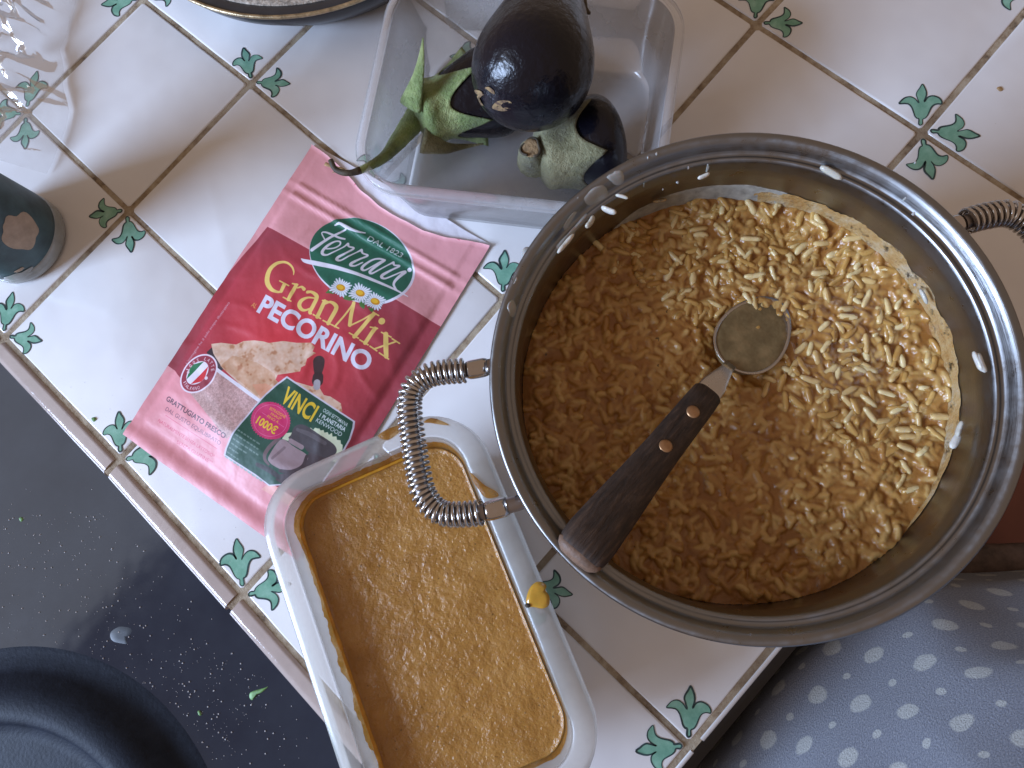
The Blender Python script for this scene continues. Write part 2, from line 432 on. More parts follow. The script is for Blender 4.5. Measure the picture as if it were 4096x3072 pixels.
# ---------------------------------------------------------------- the tiled worktop
NODE = {(1, -1): (108, 450), (2, -1): (571, -5), (1, 0): (513, 842), (2, 0): (1001, 335), (0, 0): (15, 1350), (0, 1): (478, 1836),
        (0, 2): (966, 2376), (4, 2): (3026, 98), (4, 3): (3689, 530), (2, 2): (2015, 1195), (1, 4): (2761, 2986)}
def node(i, j):
    if (i, j) in NODE: return W(*NODE[(i, j)])[:2]
    return np.array([.1 * i, -.1 * j])
top = part('countertop', *(lambda x0, x1, y0, y1, z0, z1: ([(x0, y0, z0), (x1, y0, z0), (x1, y1, z0), (x0, y1, z0), (x0, y0, z1), (x1, y0, z1), (x1, y1, z1), (x0, y1, z1)],
     [(0, 3, 2, 1), (4, 5, 6, 7), (0, 1, 5, 4), (1, 2, 6, 5), (2, 3, 7, 6), (3, 0, 4, 7)]))(-.0075, .72, -.4030, .62, -.04, -.0007), MT['grout'], smooth=False)
top['kind'] = 'structure'
MOT = np.array([(975, 1118), (930, 1090), (922, 1010), (870, 985), (820, 930), (770, 840), (735, 785), (690, 748), (630, 735), (560, 745), (547, 690), (580, 620), (650, 570), (720, 555), (790, 580), (850, 655),
       (810, 570), (790, 490), (800, 400), (840, 298), (900, 370), (955, 440), (976, 500), (965, 570), (948, 668), (1000, 580), (1060, 530), (1120, 518), (1190, 535), (1250, 580), (1292, 637), (1200, 650), (1130, 672),
       (1085, 740), (1065, 830), (1050, 920), (1020, 970), (988, 990), (1002, 1085)], float)
MOT = np.stack([(MOT[:, 0] - 960), 1150 - MOT[:, 1]], 1) * (.0215 / 820)
def motif(tile_o, p, d, rs):
    """painted tulip: green fill and a brushed outline, growing from corner p along d"""
    d = d / np.linalg.norm(d); s = np.array([d[1], -d[0]])
    sc = rs.uniform(.9, 1.08); sk = rs.uniform(-.10, .10); fl = rs.choice((-1, 1))
    Q = np.array([(q[0] * fl * sc + sk * q[1], q[1] * sc) for q in MOT])
    Q = closed(Q, 78 * 2)
    base = p + d * .0030
    P = base + Q[:, :1] * s + Q[:, 1:] * d
    n = len(P); z = .00012
    V = [(q[0], q[1], z) for q in P]
    Fc = [tuple(t) for t in tessellate_polygon([[Vector(v) for v in V]])]
    mi = [0] * len(Fc)
    T = np.roll(P, -1, 0) - np.roll(P, 1, 0); T /= np.linalg.norm(T, axis=1)[:, None] + 1e-9; Nn = np.stack([T[:, 1], -T[:, 0]], 1)
    ph = rs.uniform(0, 6)
    wd = np.array([(.00024 + .00036 * (0.5 + 0.5 * nz(k * 9. / n + ph, ph)) + .00014 * math.sin(k * 4 * PI / n + ph)) for k in range(n)])
    wd = np.clip(wd, .00010, .0008)
    o = len(V)
    V += [(*(P[k] + Nn[k] * wd[k] * .6), z + .00008) for k in range(n)] + [(*(P[k] - Nn[k] * wd[k]), z + .00008) for k in range(n)]
    for k in range(n):
        k2 = (k + 1) % n
        Fc.append((o + k, o + k2, o + n + k2, o + n + k)); mi.append(1)
    part('tulip_motif', V, Fc, [MT['leaf'], MT['line']], tile_o, smooth=False, mi=mi, recalc=False)
PLAIN = {(1, -1), (1, 0), (1, 1), (1, 2), (3, 0), (3, 1), (3, 2), (3, -1)}
rs = random.Random(3)
for i in range(0, 6):
    for j in range(-4, 4):
        C4 = [node(i, j), node(i + 1, j), node(i + 1, j + 1), node(i, j + 1)]   # tl side order: y high first
        cen = sum(C4) / 4
        # quick cull: keep what the photograph can see, plus one row round it
        if not (-.02 < i * .1 < .62): continue
        V = []; Fc = []
        g = [.0016, .0014]
        inn = []
        for q in C4:
            dv = np.sign(cen - q) * np.array([g[1], g[0]]); inn.append(q + dv)
        def ring(ins, z, m=10):
            out = []
            for k in range(4):
                a = inn[k] + np.sign(cen - inn[k]) * ins; b = inn[(k + 1) % 4] + np.sign(cen - inn[(k + 1) % 4]) * ins
                # rounded corners
                for t in np.linspace(.012, .988, m):
                    p = a + (b - a) * t
                    wv = .00022 * nz(p[0] * 160 + i * 7.7, p[1] * 160 + j * 3.1, 2) if 0 < t < 1 else 0
                    dirn = np.array([-(b - a)[1], (b - a)[0]]) / np.linalg.norm(b - a)
                    out.append((*(p + dirn * wv), z))
            return out
        tilt = [rs.uniform(-.0003, .0003) for _ in range(2)]
        R_ = [ring(0, -.004), ring(0, -.0007), ring(.00035, -.00018), ring(.0010, 0.0)]
        n = len(R_[0])
        for r in R_: V += r
        for r in range(3):
            for k in range(n): Fc.append((r * n + k, r * n + (k + 1) % n, (r + 1) * n + (k + 1) % n, (r + 1) * n + k))
        Fc.append(tuple(3 * n + k for k in range(n)))
        t_ = part('tile', V, Fc, MT['tile'], top); autosmooth(t_, 50)
        if (i, j) not in PLAIN:
            for k, q in enumerate(C4):
                motif(t_, q, cen - q, rs)
# glazed quarter-round trim on the hob side
for j in range(-5, 4):
    a = node(0, j) if j >= -1 else np.array([0, -.1 * j]); b = node(0, j + 1) if j + 1 >= -1 else np.array([0, -.1 * (j + 1)])
    V = []; Fc = []; m = 14; L = 8
    for l in range(L):
        t = .019 + .962 * l / (L - 1); p = a + (b - a) * t
        for k in range(m):
            f = k / (m - 1); x = -.0016 - .0118 * (1 - (1 - f) ** 1.35); z = .0004 - .0010 * f - .0066 * max(0, (f - .45) / .55) ** 2.2 + .0003 * math.sin(f * PI)
            if k == 0: z -= .0012
            if k == m - 1: x += .0004; z -= .004
            V.append((p[0] + x, p[1], z))
    for l in range(L - 1):
        for k in range(m - 1): Fc.append((l * m + k, l * m + k + 1, (l + 1) * m + k + 1, (l + 1) * m + k))
    Fc.append(tuple(range(m))); Fc.append(tuple((L - 1) * m + k for k in range(m))[::-1])
    o = part('trim_tile', V, Fc, MT['trim'], top); autosmooth(o, 60)
# front edge strip tiles (towards the person)
for i in range(-1, 7):
    x0 = .1 * i + .0015 + (.0038 if i == 1 else 0); x1 = .1 * (i + 1) - .0015
    V = []; Fc = []; prof = [(-.4018, -.0035), (-.4018, -.0006), (-.4022, -.0002), (-.4032, -.0003), (-.4041, -.0016), (-.4043, -.03)]
    for x in (x0, x1):
        for y, z in prof: V.append((x, y + .0004 * nz(x * 30, i), z))
    m = len(prof)
    for k in range(m - 1): Fc.append((k, k + 1, m + k + 1, m + k))
    Fc.append(tuple(range(m))[::-1]); Fc.append(tuple(range(m, 2 * m)))
    o = part('edge_tile', V, Fc, MT['tile'], top); autosmooth(o, 50)

# ---------------------------------------------------------------- the hob
hob = thing('hob', 'black hob with a raised round hotplate, dusted with salt, beside the tiles', 'hob', (-.16, -.3, -.0075))
HZ = -.0075
V = []; Fc = []
xs = np.linspace(-.62, -.0105, 30); ys = np.linspace(-.75, .42, 40)
for x in xs:
    for y in ys: V.append((x, y, HZ))
for a in range(29):
    for b in range(39): Fc.append((a * 40 + b, (a + 1) * 40 + b, (a + 1) * 40 + b + 1, a * 40 + b + 1))
n0 = len(V)
part('hob_surface', V, Fc, MT['hob'], hob)
hc, hr = circ3(W(0, 2890, .004)[:2], W(230, 2940, .004)[:2], W(410, 3072, .004)[:2])
prof = [(hr * 1.40, -.0003), (hr * 1.36, .0007), (hr * 1.28, .0016), (hr * 1.24, .0040), (hr * 1.19, .0082), (hr * 1.12, .0112), (hr * 1.06, .0121), (hr * 1.01, .0118), (hr * .985, .0100), (hr * .97, .0084), (hr * .9, .0080), (hr * .5, .0078), (.001, .0078)]
hp = part('hotplate', *lathe(prof, (hc[0], hc[1], HZ), 128, cap1=True), MT['cast'], hob)
V, Fc = blob(closed([W(*q, HZ) for q in [(430, 2530), (470, 2500), (520, 2503), (535, 2520), (520, 2545), (508, 2548), (512, 2580), (490, 2582), (440, 2568)]], 54), .00006, lambda x, y: HZ + .0001, 2)
part('dried_water_mark', V, Fc, MT['ring'], hob)
# salt on the hob
Vs = []; Fs = []
r2 = random.Random(11); cnt = 0
while cnt < 560:
    if cnt < 420:
        px = r2.gauss(740, 230); py = r2.gauss(2790, 200)
        if r2.random() < .3: px = r2.uniform(0, 500); py = r2.uniform(2050, 2650)
    else: px = r2.uniform(0, 1150); py = r2.uniform(1950, 3072)
    p = W(px, py, HZ)
    if p[0] > -.02 or math.hypot(p[0] - hc[0], p[1] - hc[1]) < hr * 1.4: cnt += .2; continue
    s = r2.choice((.00012, .00015, .00019, .00025, .00040)); o = len(Vs); a = r2.random() * 3
    for k in range(4): Vs.append((p[0] + s * math.cos(a + k * PI / 2), p[1] + s * math.sin(a + k * PI / 2), HZ + s * .6))
    Vs += [(p[0], p[1], HZ + s * 1.5), (p[0], p[1], HZ)]
    for k in range(4): Fs += [(o + k, o + (k + 1) % 4, o + 4), (o + (k + 1) % 4, o + k, o + 5)]
    cnt += 1
so = part('salt_crystals', Vs, Fs, MT['salt'], smooth=False, base=(-.1, -.25, HZ)); tag(so, 'white salt crystals scattered over the black hob', 'salt', kind='stuff')
Vs = []; Fs = []
for _ in range(40):
    p = W(r2.uniform(250, 1010), r2.uniform(1500, 2300), 0)
    if p[0] < .004: continue
    s = r2.choice((.0001, .00015, .0002)); o = len(Vs); a = r2.random() * 3
    for k in range(4): Vs.append((p[0] + s * math.cos(a + k * PI / 2), p[1] + s * math.sin(a + k * PI / 2), s * .6))
    Vs += [(p[0], p[1], s * 1.5), (p[0], p[1], 0)]
    for k in range(4): Fs += [(o + k, o + (k + 1) % 4, o + 4), (o + (k + 1) % 4, o + k, o + 5)]
so = part('salt_on_tiles', Vs, Fs, MT['salt'], smooth=False, base=(.03, -.12, 0)); so.name = 'salt_grains'; tag(so, 'a few white salt grains on the tiles by the trim', 'salt', kind='stuff')
def scrap(name, pts, z, h, mat, label, cat, n=40):
    O = closed([W(*q, z) for q in pts], n); c = O.mean(0)
    V, Fc = blob(O, h, lambda x, y: z + .0001, 3, rough=.5)
    o = part(name, V, Fc, MT[mat], base=(c[0], c[1], z)); tag(o, label, cat); return o
scrap('herb_scrap', [(995, 2790), (1000, 2770), (1030, 2758), (1060, 2750), (1075, 2745), (1050, 2768), (1025, 2780), (1008, 2802)], HZ, .0006, 'herb', 'torn green herb scrap on the black hob near the trim', 'herb')
scrap('herb_scrap', [(76, 2072), (88, 2068), (94, 2078), (84, 2088)], HZ, .0005, 'herb', 'tiny green herb speck far left on the hob', 'herb', 16)
scrap('herb_scrap', [(366, 1672), (380, 1668), (386, 1680), (374, 1688)], 0, .0006, 'herb', 'tiny green herb speck on the white tile left of the packet', 'herb', 16)
scrap('herb_scrap', [(790, 2845), (800, 2842), (806, 2860), (797, 2862)], HZ, .0005, 'herb', 'grey-green herb fleck on the hob near the hotplate', 'herb', 16)
scrap('crumb', [(3985, 352), (4002, 345), (4012, 362), (3998, 366)], 0, .0005, 'crumb', 'tan crumb on the tile at the upper right', 'crumb', 16)
V, Fc = [], []
box = lambda x0, x1, y0, y1, z0, z1: ([(x0, y0, z0), (x1, y0, z0), (x1, y1, z0), (x0, y1, z0), (x0, y0, z1), (x1, y0, z1), (x1, y1, z1), (x0, y1, z1)],
     [(0, 3, 2, 1), (4, 5, 6, 7), (0, 1, 5, 4), (1, 2, 6, 5), (2, 3, 7, 6), (3, 0, 4, 7)])
cb = part('cabinet', *join(box(-.6, .75, -.418, .6, -.85, -.0405), box(-.6, .75, -.424, -.4182, -.80, -.05)), MT['cabinet'], smooth=False)
tag(cb, 'dark cabinet front below the tiled edge of the worktop', 'cabinet')
fl = part('floor', [(-3, -3, -.87), (3, -3, -.87), (3, 3, -.87), (-3, 3, -.87)], [(0, 1, 2, 3)], MT['red'], smooth=False); fl['kind'] = 'structure'

# ---------------------------------------------------------------- the steel pot
PC = np.array([.2154, -.3094]); PR = .0851; ZR = .110; RZ = .0735
pot = thing('cooking_pot', 'open stainless steel pot of rice with spring coil side handles', 'pot', (PC[0], PC[1], 0))
prof = [(.001, .0), (.060, .0), (.068, .0015), (.0735, .006), (.0788, .013), (.0790, .090), (.0775, .100), (.0775, .1035), (.0800, .1050), (.0822, .1056), (.0838, .1068), (PR, .1085), (PR - .0002, .1098), (.0843, .1104), (.0832, .1105), (.0822, .1101),
        (.0812, .1088), (.0802, .1068), (.0796, .1056), (.0789, .1052), (.0782, .1054), (.0776, .1057), (.0770, .1053), (.0765, .1042), (.0762, .1028), (.0758, .1015), (.0755, .1000), (.0762, .095), (.0772, .085), (.0774, .014), (.0725, .007), (.067, .003), (.001, .003)]
V, Fc = lathe(prof, (PC[0], PC[1], 0), 160)
part('pot_body', V, Fc, MT['pot'], pot)
HP = [(1990, 1458), (1880, 1480), (1790, 1487), (1720, 1500), (1664, 1535), (1640, 1590), (1640, 1660), (1655, 1780), (1676, 1900), (1700, 1985), (1760, 2050), (1850, 2058), (1950, 2045), (2075, 2012)]
HZ_ = .089
Pw = np.array([W(*q, HZ_) for q in HP])
def handle(rot=0.0):
    ca, sa = math.cos(rot), math.sin(rot)
    P = Pw.copy(); d = P[:, :2] - PC; P[:, :2] = PC + np.stack([d[:, 0] * ca - d[:, 1] * sa, d[:, 0] * sa + d[:, 1] * ca], 1)
    path = smoothpath(P, 240)
    # run the two ends into the pot wall
    e0 = PC + (path[0][:2] - PC) * (.0789 / np.linalg.norm(path[0][:2] - PC)); e1 = PC + (path[-1][:2] - PC) * (.0789 / np.linalg.norm(path[-1][:2] - PC))
    full = np.vstack([[*e0, HZ_], path, [*e1, HZ_]])
    h = part('handle', *tube(full, .0028, 14), MT['rod'], pot)
    s = np.r_[0, np.cumsum(np.linalg.norm(np.diff(path, axis=0), axis=1))]; L = s[-1]
    a0, a1 = .0125, L - .0135
    N = 1700; u = np.linspace(a0, a1, N); c = np.stack([np.interp(u, s, path[:, k]) for k in range(3)], 1)
    _, T, Nn, B = frames(c); turns = 41
    th = 2 * PI * turns * (np.arange(N) / (N - 1)) ; Rr = .0042
    hx = c + Rr * (np.cos(th)[:, None] * Nn + np.sin(th)[:, None] * B)
    part('spring_coil', *tube(hx, .00072, 7), MT['coil'], h)
    for (f0, f1) in ((.0035, .0118), (L - .0125, L - .004)):
        u = np.linspace(f0, f1, 8); q = np.stack([np.interp(u, s, path[:, k]) for k in range(3)], 1)
        part('ferrule', *tube(q, [.0031, .0035] + [.0036] * 4 + [.0035, .0031], 20), MT['ferrule'], h)
    for e, o in ((e0, path[0]), (e1, path[-1])):
        dd = (o[:2] - e) / (np.linalg.norm(o[:2] - e) + 1e-9)
        part('mounting_plate', *tube([(*(e - dd * .0012), HZ_), (*(e + dd * .0006), HZ_), (*(e + dd * .0012), HZ_)], [.0062, .0062, .005], 20), MT['ferrule'], h)
handle(0.0); handle(math.radians(188))

# ---------------------------------------------------------------- rice in the pot
risotto = thing('rice', 'golden soupy risotto rice filling the steel pot around the spoon', 'rice', (PC[0], PC[1], .06))
SPB = W(3010, 1350, RZ + .002)
def rice_z(x, y):
    dx, dy = x - PC[0], y - PC[1]; r = math.hypot(dx, dy)
    a = math.atan2(dy, dx)
    z = RZ + .0022 * nz(x * 45, y * 45, 1) + .0013 * nz(x * 110, y * 110, 4) - .0015 * (1 - r / .075)
    # rises against the wall on the far right, dips round the spoon bowl
    wall = max(0, (r - .062) / .015) * max(0, .55 + .45 * math.cos(a + .25)); z += .0050 * wall ** 1.5
    ds = math.hypot(x - SPB[0] + .0065, y - SPB[1]); z -= .0050 * math.exp(-(ds / .0125) ** 2)
    return z
def grain(L, R, bend, n=9, m=6, seed=0):
    t = np.linspace(-1, 1, n); P = [(L * q, bend * q * q, 0) for q in t]
    rad = [R * max(.18, (1 - abs(q) ** 4.5)) ** .5 * (1 + .09 * nz(q * 3, seed)) for q in t]
    return tube(P, rad, m, 1.0, .82)
GR = [mesh('rice_grain', *grain(.0029 + .0005 * (k % 3), .00132 + .0001 * (k % 2), .0008 * (k - 2.5) / 2.5, seed=k), MT['rice']) for k in range(6)]
rg = random.Random(5); spots = []
gridc = {}
tries = 0
while len(spots) < 3200 and tries < 90000:
    tries += 1
    r = .0762 * math.sqrt(rg.random()); a = rg.uniform(0, 2 * PI); x, y = PC[0] + r * math.cos(a), PC[1] + r * math.sin(a)
    d = np.array([x - SPB[0], y - SPB[1]])
    if math.hypot((d[0] + .004) / .0125, d[1] / .0112) < 1: continue
    key = (int(x / .0022), int(y / .0022))
    if gridc.get(key, 0) >= 4: continue
    gridc[key] = gridc.get(key, 0) + 1
    lift = rg.choice((-.0013, -.0010, -.0007, -.0004, .0001)) + (.0004 if x > PC[0] + .012 else 0)
    spots.append((lift + (.0006 if x > PC[0] + .01 else 0) + rg.random() * .0003, x, y, rg.uniform(0, 2 * PI), rg.gauss(0, .22), rg.randrange(6), lift))
spots.sort(reverse=True)
GS = .00032; GN = int(.0775 * 2 / GS) + 1
gx = PC[0] - .0775 + GS * np.arange(GN); gy = PC[1] - .0775 + GS * np.arange(GN)
base_h = np.array([[rice_z(x, y) for x in gx[::3]] for y in gy[::3]])
def up3(A):
    t = np.linspace(0, A.shape[1] - 1, GN); B_ = np.array([np.interp(t, np.arange(A.shape[1]), r) for r in A])
    t = np.linspace(0, A.shape[0] - 1, GN); return np.array([np.interp(t, np.arange(A.shape[0]), c) for c in B_.T]).T
base_h = up3(base_h); gh = np.full((GN, GN), -1.0); tint = np.full((GN, GN), .5)
for n_, (_, x, y, yaw, pit, kind, lift) in enumerate(spots):
    z = rice_z(x, y) + lift
    if n_ < 290:
        M4 = Matrix.Translation((x, y, z + .0002)) @ Matrix.Rotation(yaw, 4, 'Z') @ Matrix.Rotation(pit * .7, 4, 'Y') @ Matrix.Rotation(rg.uniform(0, 6), 4, 'X')
        o = bpy.data.objects.new('rice_grain', GR[kind]); COL.objects.link(o); o.parent = risotto
        o.matrix_local = Matrix.Translation(-Vector(ORG[risotto.name])) @ M4
    # every grain, single or not, also swells the sauce over it
    Lg = .0028 + .0004 * (kind % 3); Rg = .00128 + .0001 * (kind % 2)
    ix, iy = int((x - gx[0]) / GS), int((y - gy[0]) / GS); k = int(Lg / GS) + 2
    x0, x1, y0, y1 = max(0, ix - k), min(GN, ix + k + 1), max(0, iy - k), min(GN, iy + k + 1)
    if x1 <= x0 or y1 <= y0: continue
    X, Y = np.meshgrid(gx[x0:x1] - x, gy[y0:y1] - y); a_ = X * math.cos(yaw) + Y * math.sin(yaw); b_ = -X * math.sin(yaw) + Y * math.cos(yaw)
    b_ = b_ - (kind - 2.5) / 2.5 * .0007 * (a_ / Lg) ** 2
    q = 1 - np.abs(a_ / Lg) ** 4 - (b_ / Rg) ** 2
    hh = np.where(q > 0, z - math.sin(pit) * a_ + Rg * np.sqrt(np.maximum(q, 0)) - (.0004 if n_ < 290 else 0), -1.0)
    P_ = gh[y0:y1, x0:x1]; m_ = hh > P_; P_[m_] = hh[m_]; tint[y0:y1, x0:x1][m_] = rg.random()
def blur(A, n=1):
    for _ in range(n):
        A = np.pad(A, 1, mode='edge'); A = (A[:-2, 1:-1] + A[2:, 1:-1] + A[1:-1, :-2] + A[1:-1, 2:] + 2 * A[1:-1, 1:-1]) / 6
    return A
broth_h = base_h + .0001
kk = .00045; dif = np.clip((gh - broth_h) / kk, -30, 30)
hf = broth_h + kk * np.log1p(np.exp(dif)); hf = blur(hf, 2); msk = blur(np.clip((gh - broth_h) / .0011 + .15, 0, 1), 1); tint = blur(tint, 1)
XX, YY = np.meshgrid(gx, gy); ok = np.hypot(XX - PC[0], YY - PC[1]) < .0773
idx = -np.ones((GN, GN), int); idx[ok] = np.arange(ok.sum()); V = np.stack([XX[ok], YY[ok], hf[ok]], 1)
A_, B_, C_, D_ = idx[:-1, :-1], idx[:-1, 1:], idx[1:, 1:], idx[1:, :-1]; g_ = (A_ >= 0) & (B_ >= 0) & (C_ >= 0) & (D_ >= 0)
Fq = np.stack([A_[g_], B_[g_], C_[g_], D_[g_]], 1)
me = bpy.data.meshes.new('rice_mass'); nv, nf = len(V), len(Fq)
me.vertices.add(nv); me.vertices.foreach_set('co', (V - ORG[risotto.name]).astype(np.float32).ravel()); me.loops.add(nf * 4); me.polygons.add(nf)
me.loops.foreach_set('vertex_index', Fq.astype(np.int32).ravel()); me.polygons.foreach_set('loop_start', np.arange(0, nf * 4, 4, dtype=np.int32)); me.polygons.foreach_set('use_smooth', np.ones(nf, bool))
me.update(calc_edges=True); me.materials.append(MT['broth'])
ca = me.color_attributes.new('grain', 'FLOAT_COLOR', 'POINT'); cd = np.zeros((nv, 4), np.float32); cd[:, 0] = msk[ok]; cd[:, 1] = tint[ok]; cd[:, 3] = 1; ca.data.foreach_set('color', cd.ravel())
o = bpy.data.objects.new('rice_mass', me); COL.objects.link(o); o.parent = risotto; o['kind'] = 'stuff'
# starch left on the wall, right and far side
def wall_strip(a0, a1, lo, hi, seed, n=110, m=9, off=.0004):
    V = []; Fc = []
    for k in range(n + 1):
        a = a0 + (a1 - a0) * k / n; e = math.sin(PI * k / n) ** .5
        h1 = lo + (hi - lo) * e * (.62 + .38 * nz(a * 9, seed)) + .0009 * e * nz(a * 60, seed, 3); h1 = h1 * e - .0032 * (1 - e)
        for q in range(m):
            f = q / (m - 1); z = RZ - .003 + (h1 + .003) * f
            r = .0771 - off - (.0018 * (1 - f) ** 2 + .0007 * (1 - f) * max(0, nz(a * 55, z * 700, seed))) * e + (.0003 if f == 1 else 0)
            V.append((PC[0] + r * math.cos(a), PC[1] + r * math.sin(a), z))
    for k in range(n):
        for q in range(m - 1): Fc.append((k * m + q, (k + 1) * m + q, (k + 1) * m + q + 1, k * m + q + 1))
    return V, Fc
part('starch_residue', *wall_strip(-1.75, 1.25, .008, .0165, 3, 220), MT['starch'], risotto)
part('starch_residue', *wall_strip(.10, 1.35, .0115, .0165, 9, 90, 9, .0002), MT['greyfilm'], risotto)
# grains clinging to rim and wall
def stray(px, py, z, yaw, label, sc=1.0, kind=0, mat='ricew', cat='rice grain'):
    p = W(px, py, z); me = GR[kind].copy(); me.materials.clear(); me.materials.append(MT[mat])
    o = bpy.data.objects.new('rice_grain', me); COL.objects.link(o)
    h_ = math.sin(px * 1.7 + py); o.location = p; o.scale = (sc * (1 + .15 * h_), sc * (1 - .12 * h_), sc * .8); o.rotation_euler = (h_ * 2, .12 * h_, yaw)
    tag(o, label, cat, 'white rice grains stuck to the pot'); return o
IMR = math.atan2(-.7367, .6668)     # yaw of the picture's rightward direction
stray(3325, 690, .1062, IMR - .62, 'long white rice grain stuck inside the far rim of the pot', 1.0, 2)
stray(2815, 705, .1055, IMR + .35, 'short white rice grain with starch on the far rim', .72, 1)
stray(3910, 1445, .1045, IMR - 1.35, 'left grain of the white pair on the right inner wall', .95, 2)
stray(3923, 1452, .1050, IMR - 1.35, 'right grain of the white pair on the right inner wall', .95, 4)
stray(3836, 1715, 0.092, IMR + 1.2, 'upper white grain of the clump low on the right wall', 1.05, 0)
stray(3822, 1765, 0.092, IMR + 1.0, 'lower white grain of the clump low on the right wall', .95, 3)
stray(2435, 842, .1085, IMR - .5, 'milky rice grain lying across the top left rim groove', .95, 1)
stray(2362, 890, .1085, IMR + .95, 'milky rice grain lying along the top left rim groove', .95, 0)
stray(2262, 975, .1080, IMR + .9, 'plump milky rice grain lowest on the top left rim', 1.0, 5)
stray(2488, 785, .1085, IMR - .3, 'round milky rice grain highest on the top left rim', .6, 1)
stray(3695, 1185, .0875, IMR - 1.2, 'white rice grain on the starch of the upper right wall', .85, 0)
stray(2640, 802, .087, IMR + .1, 'pale flat rice grain on the far inner wall', .8, 4, 'starch')
rr = random.Random(2)
def rimz(x, y):
    r = math.hypot(x - PC[0], y - PC[1])
    pr = sorted(prof[10:26], key=lambda q: q[0]); return float(np.interp(r, [q[0] for q in pr], [q[1] for q in pr]))
Vs = []; Fs = []
def smear(pts, h=.0005, n=36):
    global Vs, Fs
    O = closed([W(*q, .1085) for q in pts], n)
    V, Fc = blob(O, h, rimz, 3, rough=.6); o = len(Vs); Vs += V; Fs += [tuple(i + o for i in f) for f in Fc]
smear([(2215, 975), (2240, 955), (2290, 900), (2330, 850), (2350, 830), (2350, 850), (2300, 910), (2255, 965), (2225, 995)], .0006)
smear([(2330, 800), (2370, 760), (2420, 740), (2440, 760), (2400, 790), (2350, 815)], .0004)
smear([(2420, 720), (2450, 695), (2490, 690), (2500, 715), (2460, 735)], .0004)
smear([(2030, 1230), (2050, 1200), (2065, 1220), (2055, 1260), (2040, 1265)], .0007)
smear([(2250, 900), (2290, 850), (2310, 840), (2290, 870), (2260, 910)], .0004)
smear([(2045, 1130), (2065, 1110), (2075, 1125), (2055, 1145)], .0004)
for q in ((2840, 640), (3660, 650), (3625, 790), (3670, 840), (2720, 690), (2760, 650), (2590, 640), (2625, 625), (2660, 720), (2580, 715), (3700, 1110), (2520, 640), (2310, 800)):
    s = rr.uniform(3, 6.5); smear([(q[0] + s * rr.uniform(.6, 1.5) * math.cos(t), q[1] + s * rr.uniform(.6, 1.5) * math.sin(t)) for t in np.linspace(0, 5.2, 6)], .0003, 12)
o = part('starch_drop', Vs, Fs, MT['milk'], base=(PC[0], PC[1], .105)); tag(o, 'milky starch smears and dried drops along the pot rim', 'starch', kind='stuff')
O = closed([W(*q, .109) for q in [(2085, 1000), (2095, 982), (2118, 980), (2128, 1000), (2110, 1026), (2095, 1030)]], 30)
o = part('starch_bubble', *blob(O, .0016, lambda x, y: .1070, 4), MT['milk'], base=(O[0][0], O[0][1], .107)); tag(o, 'round milky bubble hanging off the left outer rim of the pot', 'starch')

# ---------------------------------------------------------------- the spoon
E1 = W(2300, 2235, .1135); E0 = W(2905, 1480, RZ + .0075)
ax = E0 - E1; Ls = np.linalg.norm(ax); ax = ax / Ls
spoon = thing('spoon', 'serving spoon with dark riveted wooden handle resting in the pot', 'spoon', E0)
sd = np.cross(ax, (0, 0, 1)); sd /= np.linalg.norm(sd); up = np.cross(sd, ax)
def fl(st, n=24, e=.75):
    V = []; Fc = []
    for (s, wd, th, dz) in st:
        c = E1 + ax * s + up * dz
        for k in range(n):
            a = 2 * PI * k / n; ca, sa = math.cos(a), math.sin(a)
            V.append(c + sd * wd * math.copysign(abs(ca) ** e, ca) + up * th * math.copysign(abs(sa) ** e, sa))
    m = len(st)
    for i in range(m - 1):
        for k in range(n): Fc.append((i * n + k, i * n + (k + 1) % n, (i + 1) * n + (k + 1) % n, (i + 1) * n + k))
    Fc.append(tuple(range(n))[::-1]); Fc.append(tuple((m - 1) * n + k for k in range(n)))
    return V, Fc
HL = Ls - .0125
hd = part('wooden_handle', *fl([(.0001, .0035, .0012, 0), (.0006, .0056, .0026, 0), (.0018, .0074, .0036, 0), (.004, .0085, .0042, 0), (.009, .0088, .0046, 0), (.02, .0082, .0046, 0), (.035, .0072, .0042, 0), (.05, .0064, .0038, 0), (HL - .006, .0058, .0034, 0), (HL - .001, .0055, .0032, 0), (HL, .0046, .0026, 0)]), MT['wood'], spoon); autosmooth(hd, 60)
part('worn_tip', *fl([(-.0006, .0030, .0010, -.0004), (-.0002, .0058, .0027, -.0004), (.0012, .0076, .0037, -.0004), (.0026, .0083, .0040, -.0006), (.0030, .0083, .0038, -.0006)]), MT['woodend'], spoon)
part('tang', *fl([(HL - .004, .0050, .0009, 0), (HL + .004, .0046, .0009, 0), (HL + .008, .0036, .0009, .0001), (HL + .0125, .0025, .0009, -.0002), (HL + .0165, .0022, .0008, -.0012)], 16, .5), MT['spoon'], spoon)
for px, py in ((2784, 1642), (2655, 1812)):
    q = W(px, py, .095); s = np.dot(q - E1, ax); c = E1 + ax * s + up * .0034
    V, Fc = tube([c - up * .001, c + up * .0004, c + up * .0007], [.0024, .0024, .0019], 18)
    part('rivet', V, Fc, MT['brass'], spoon)
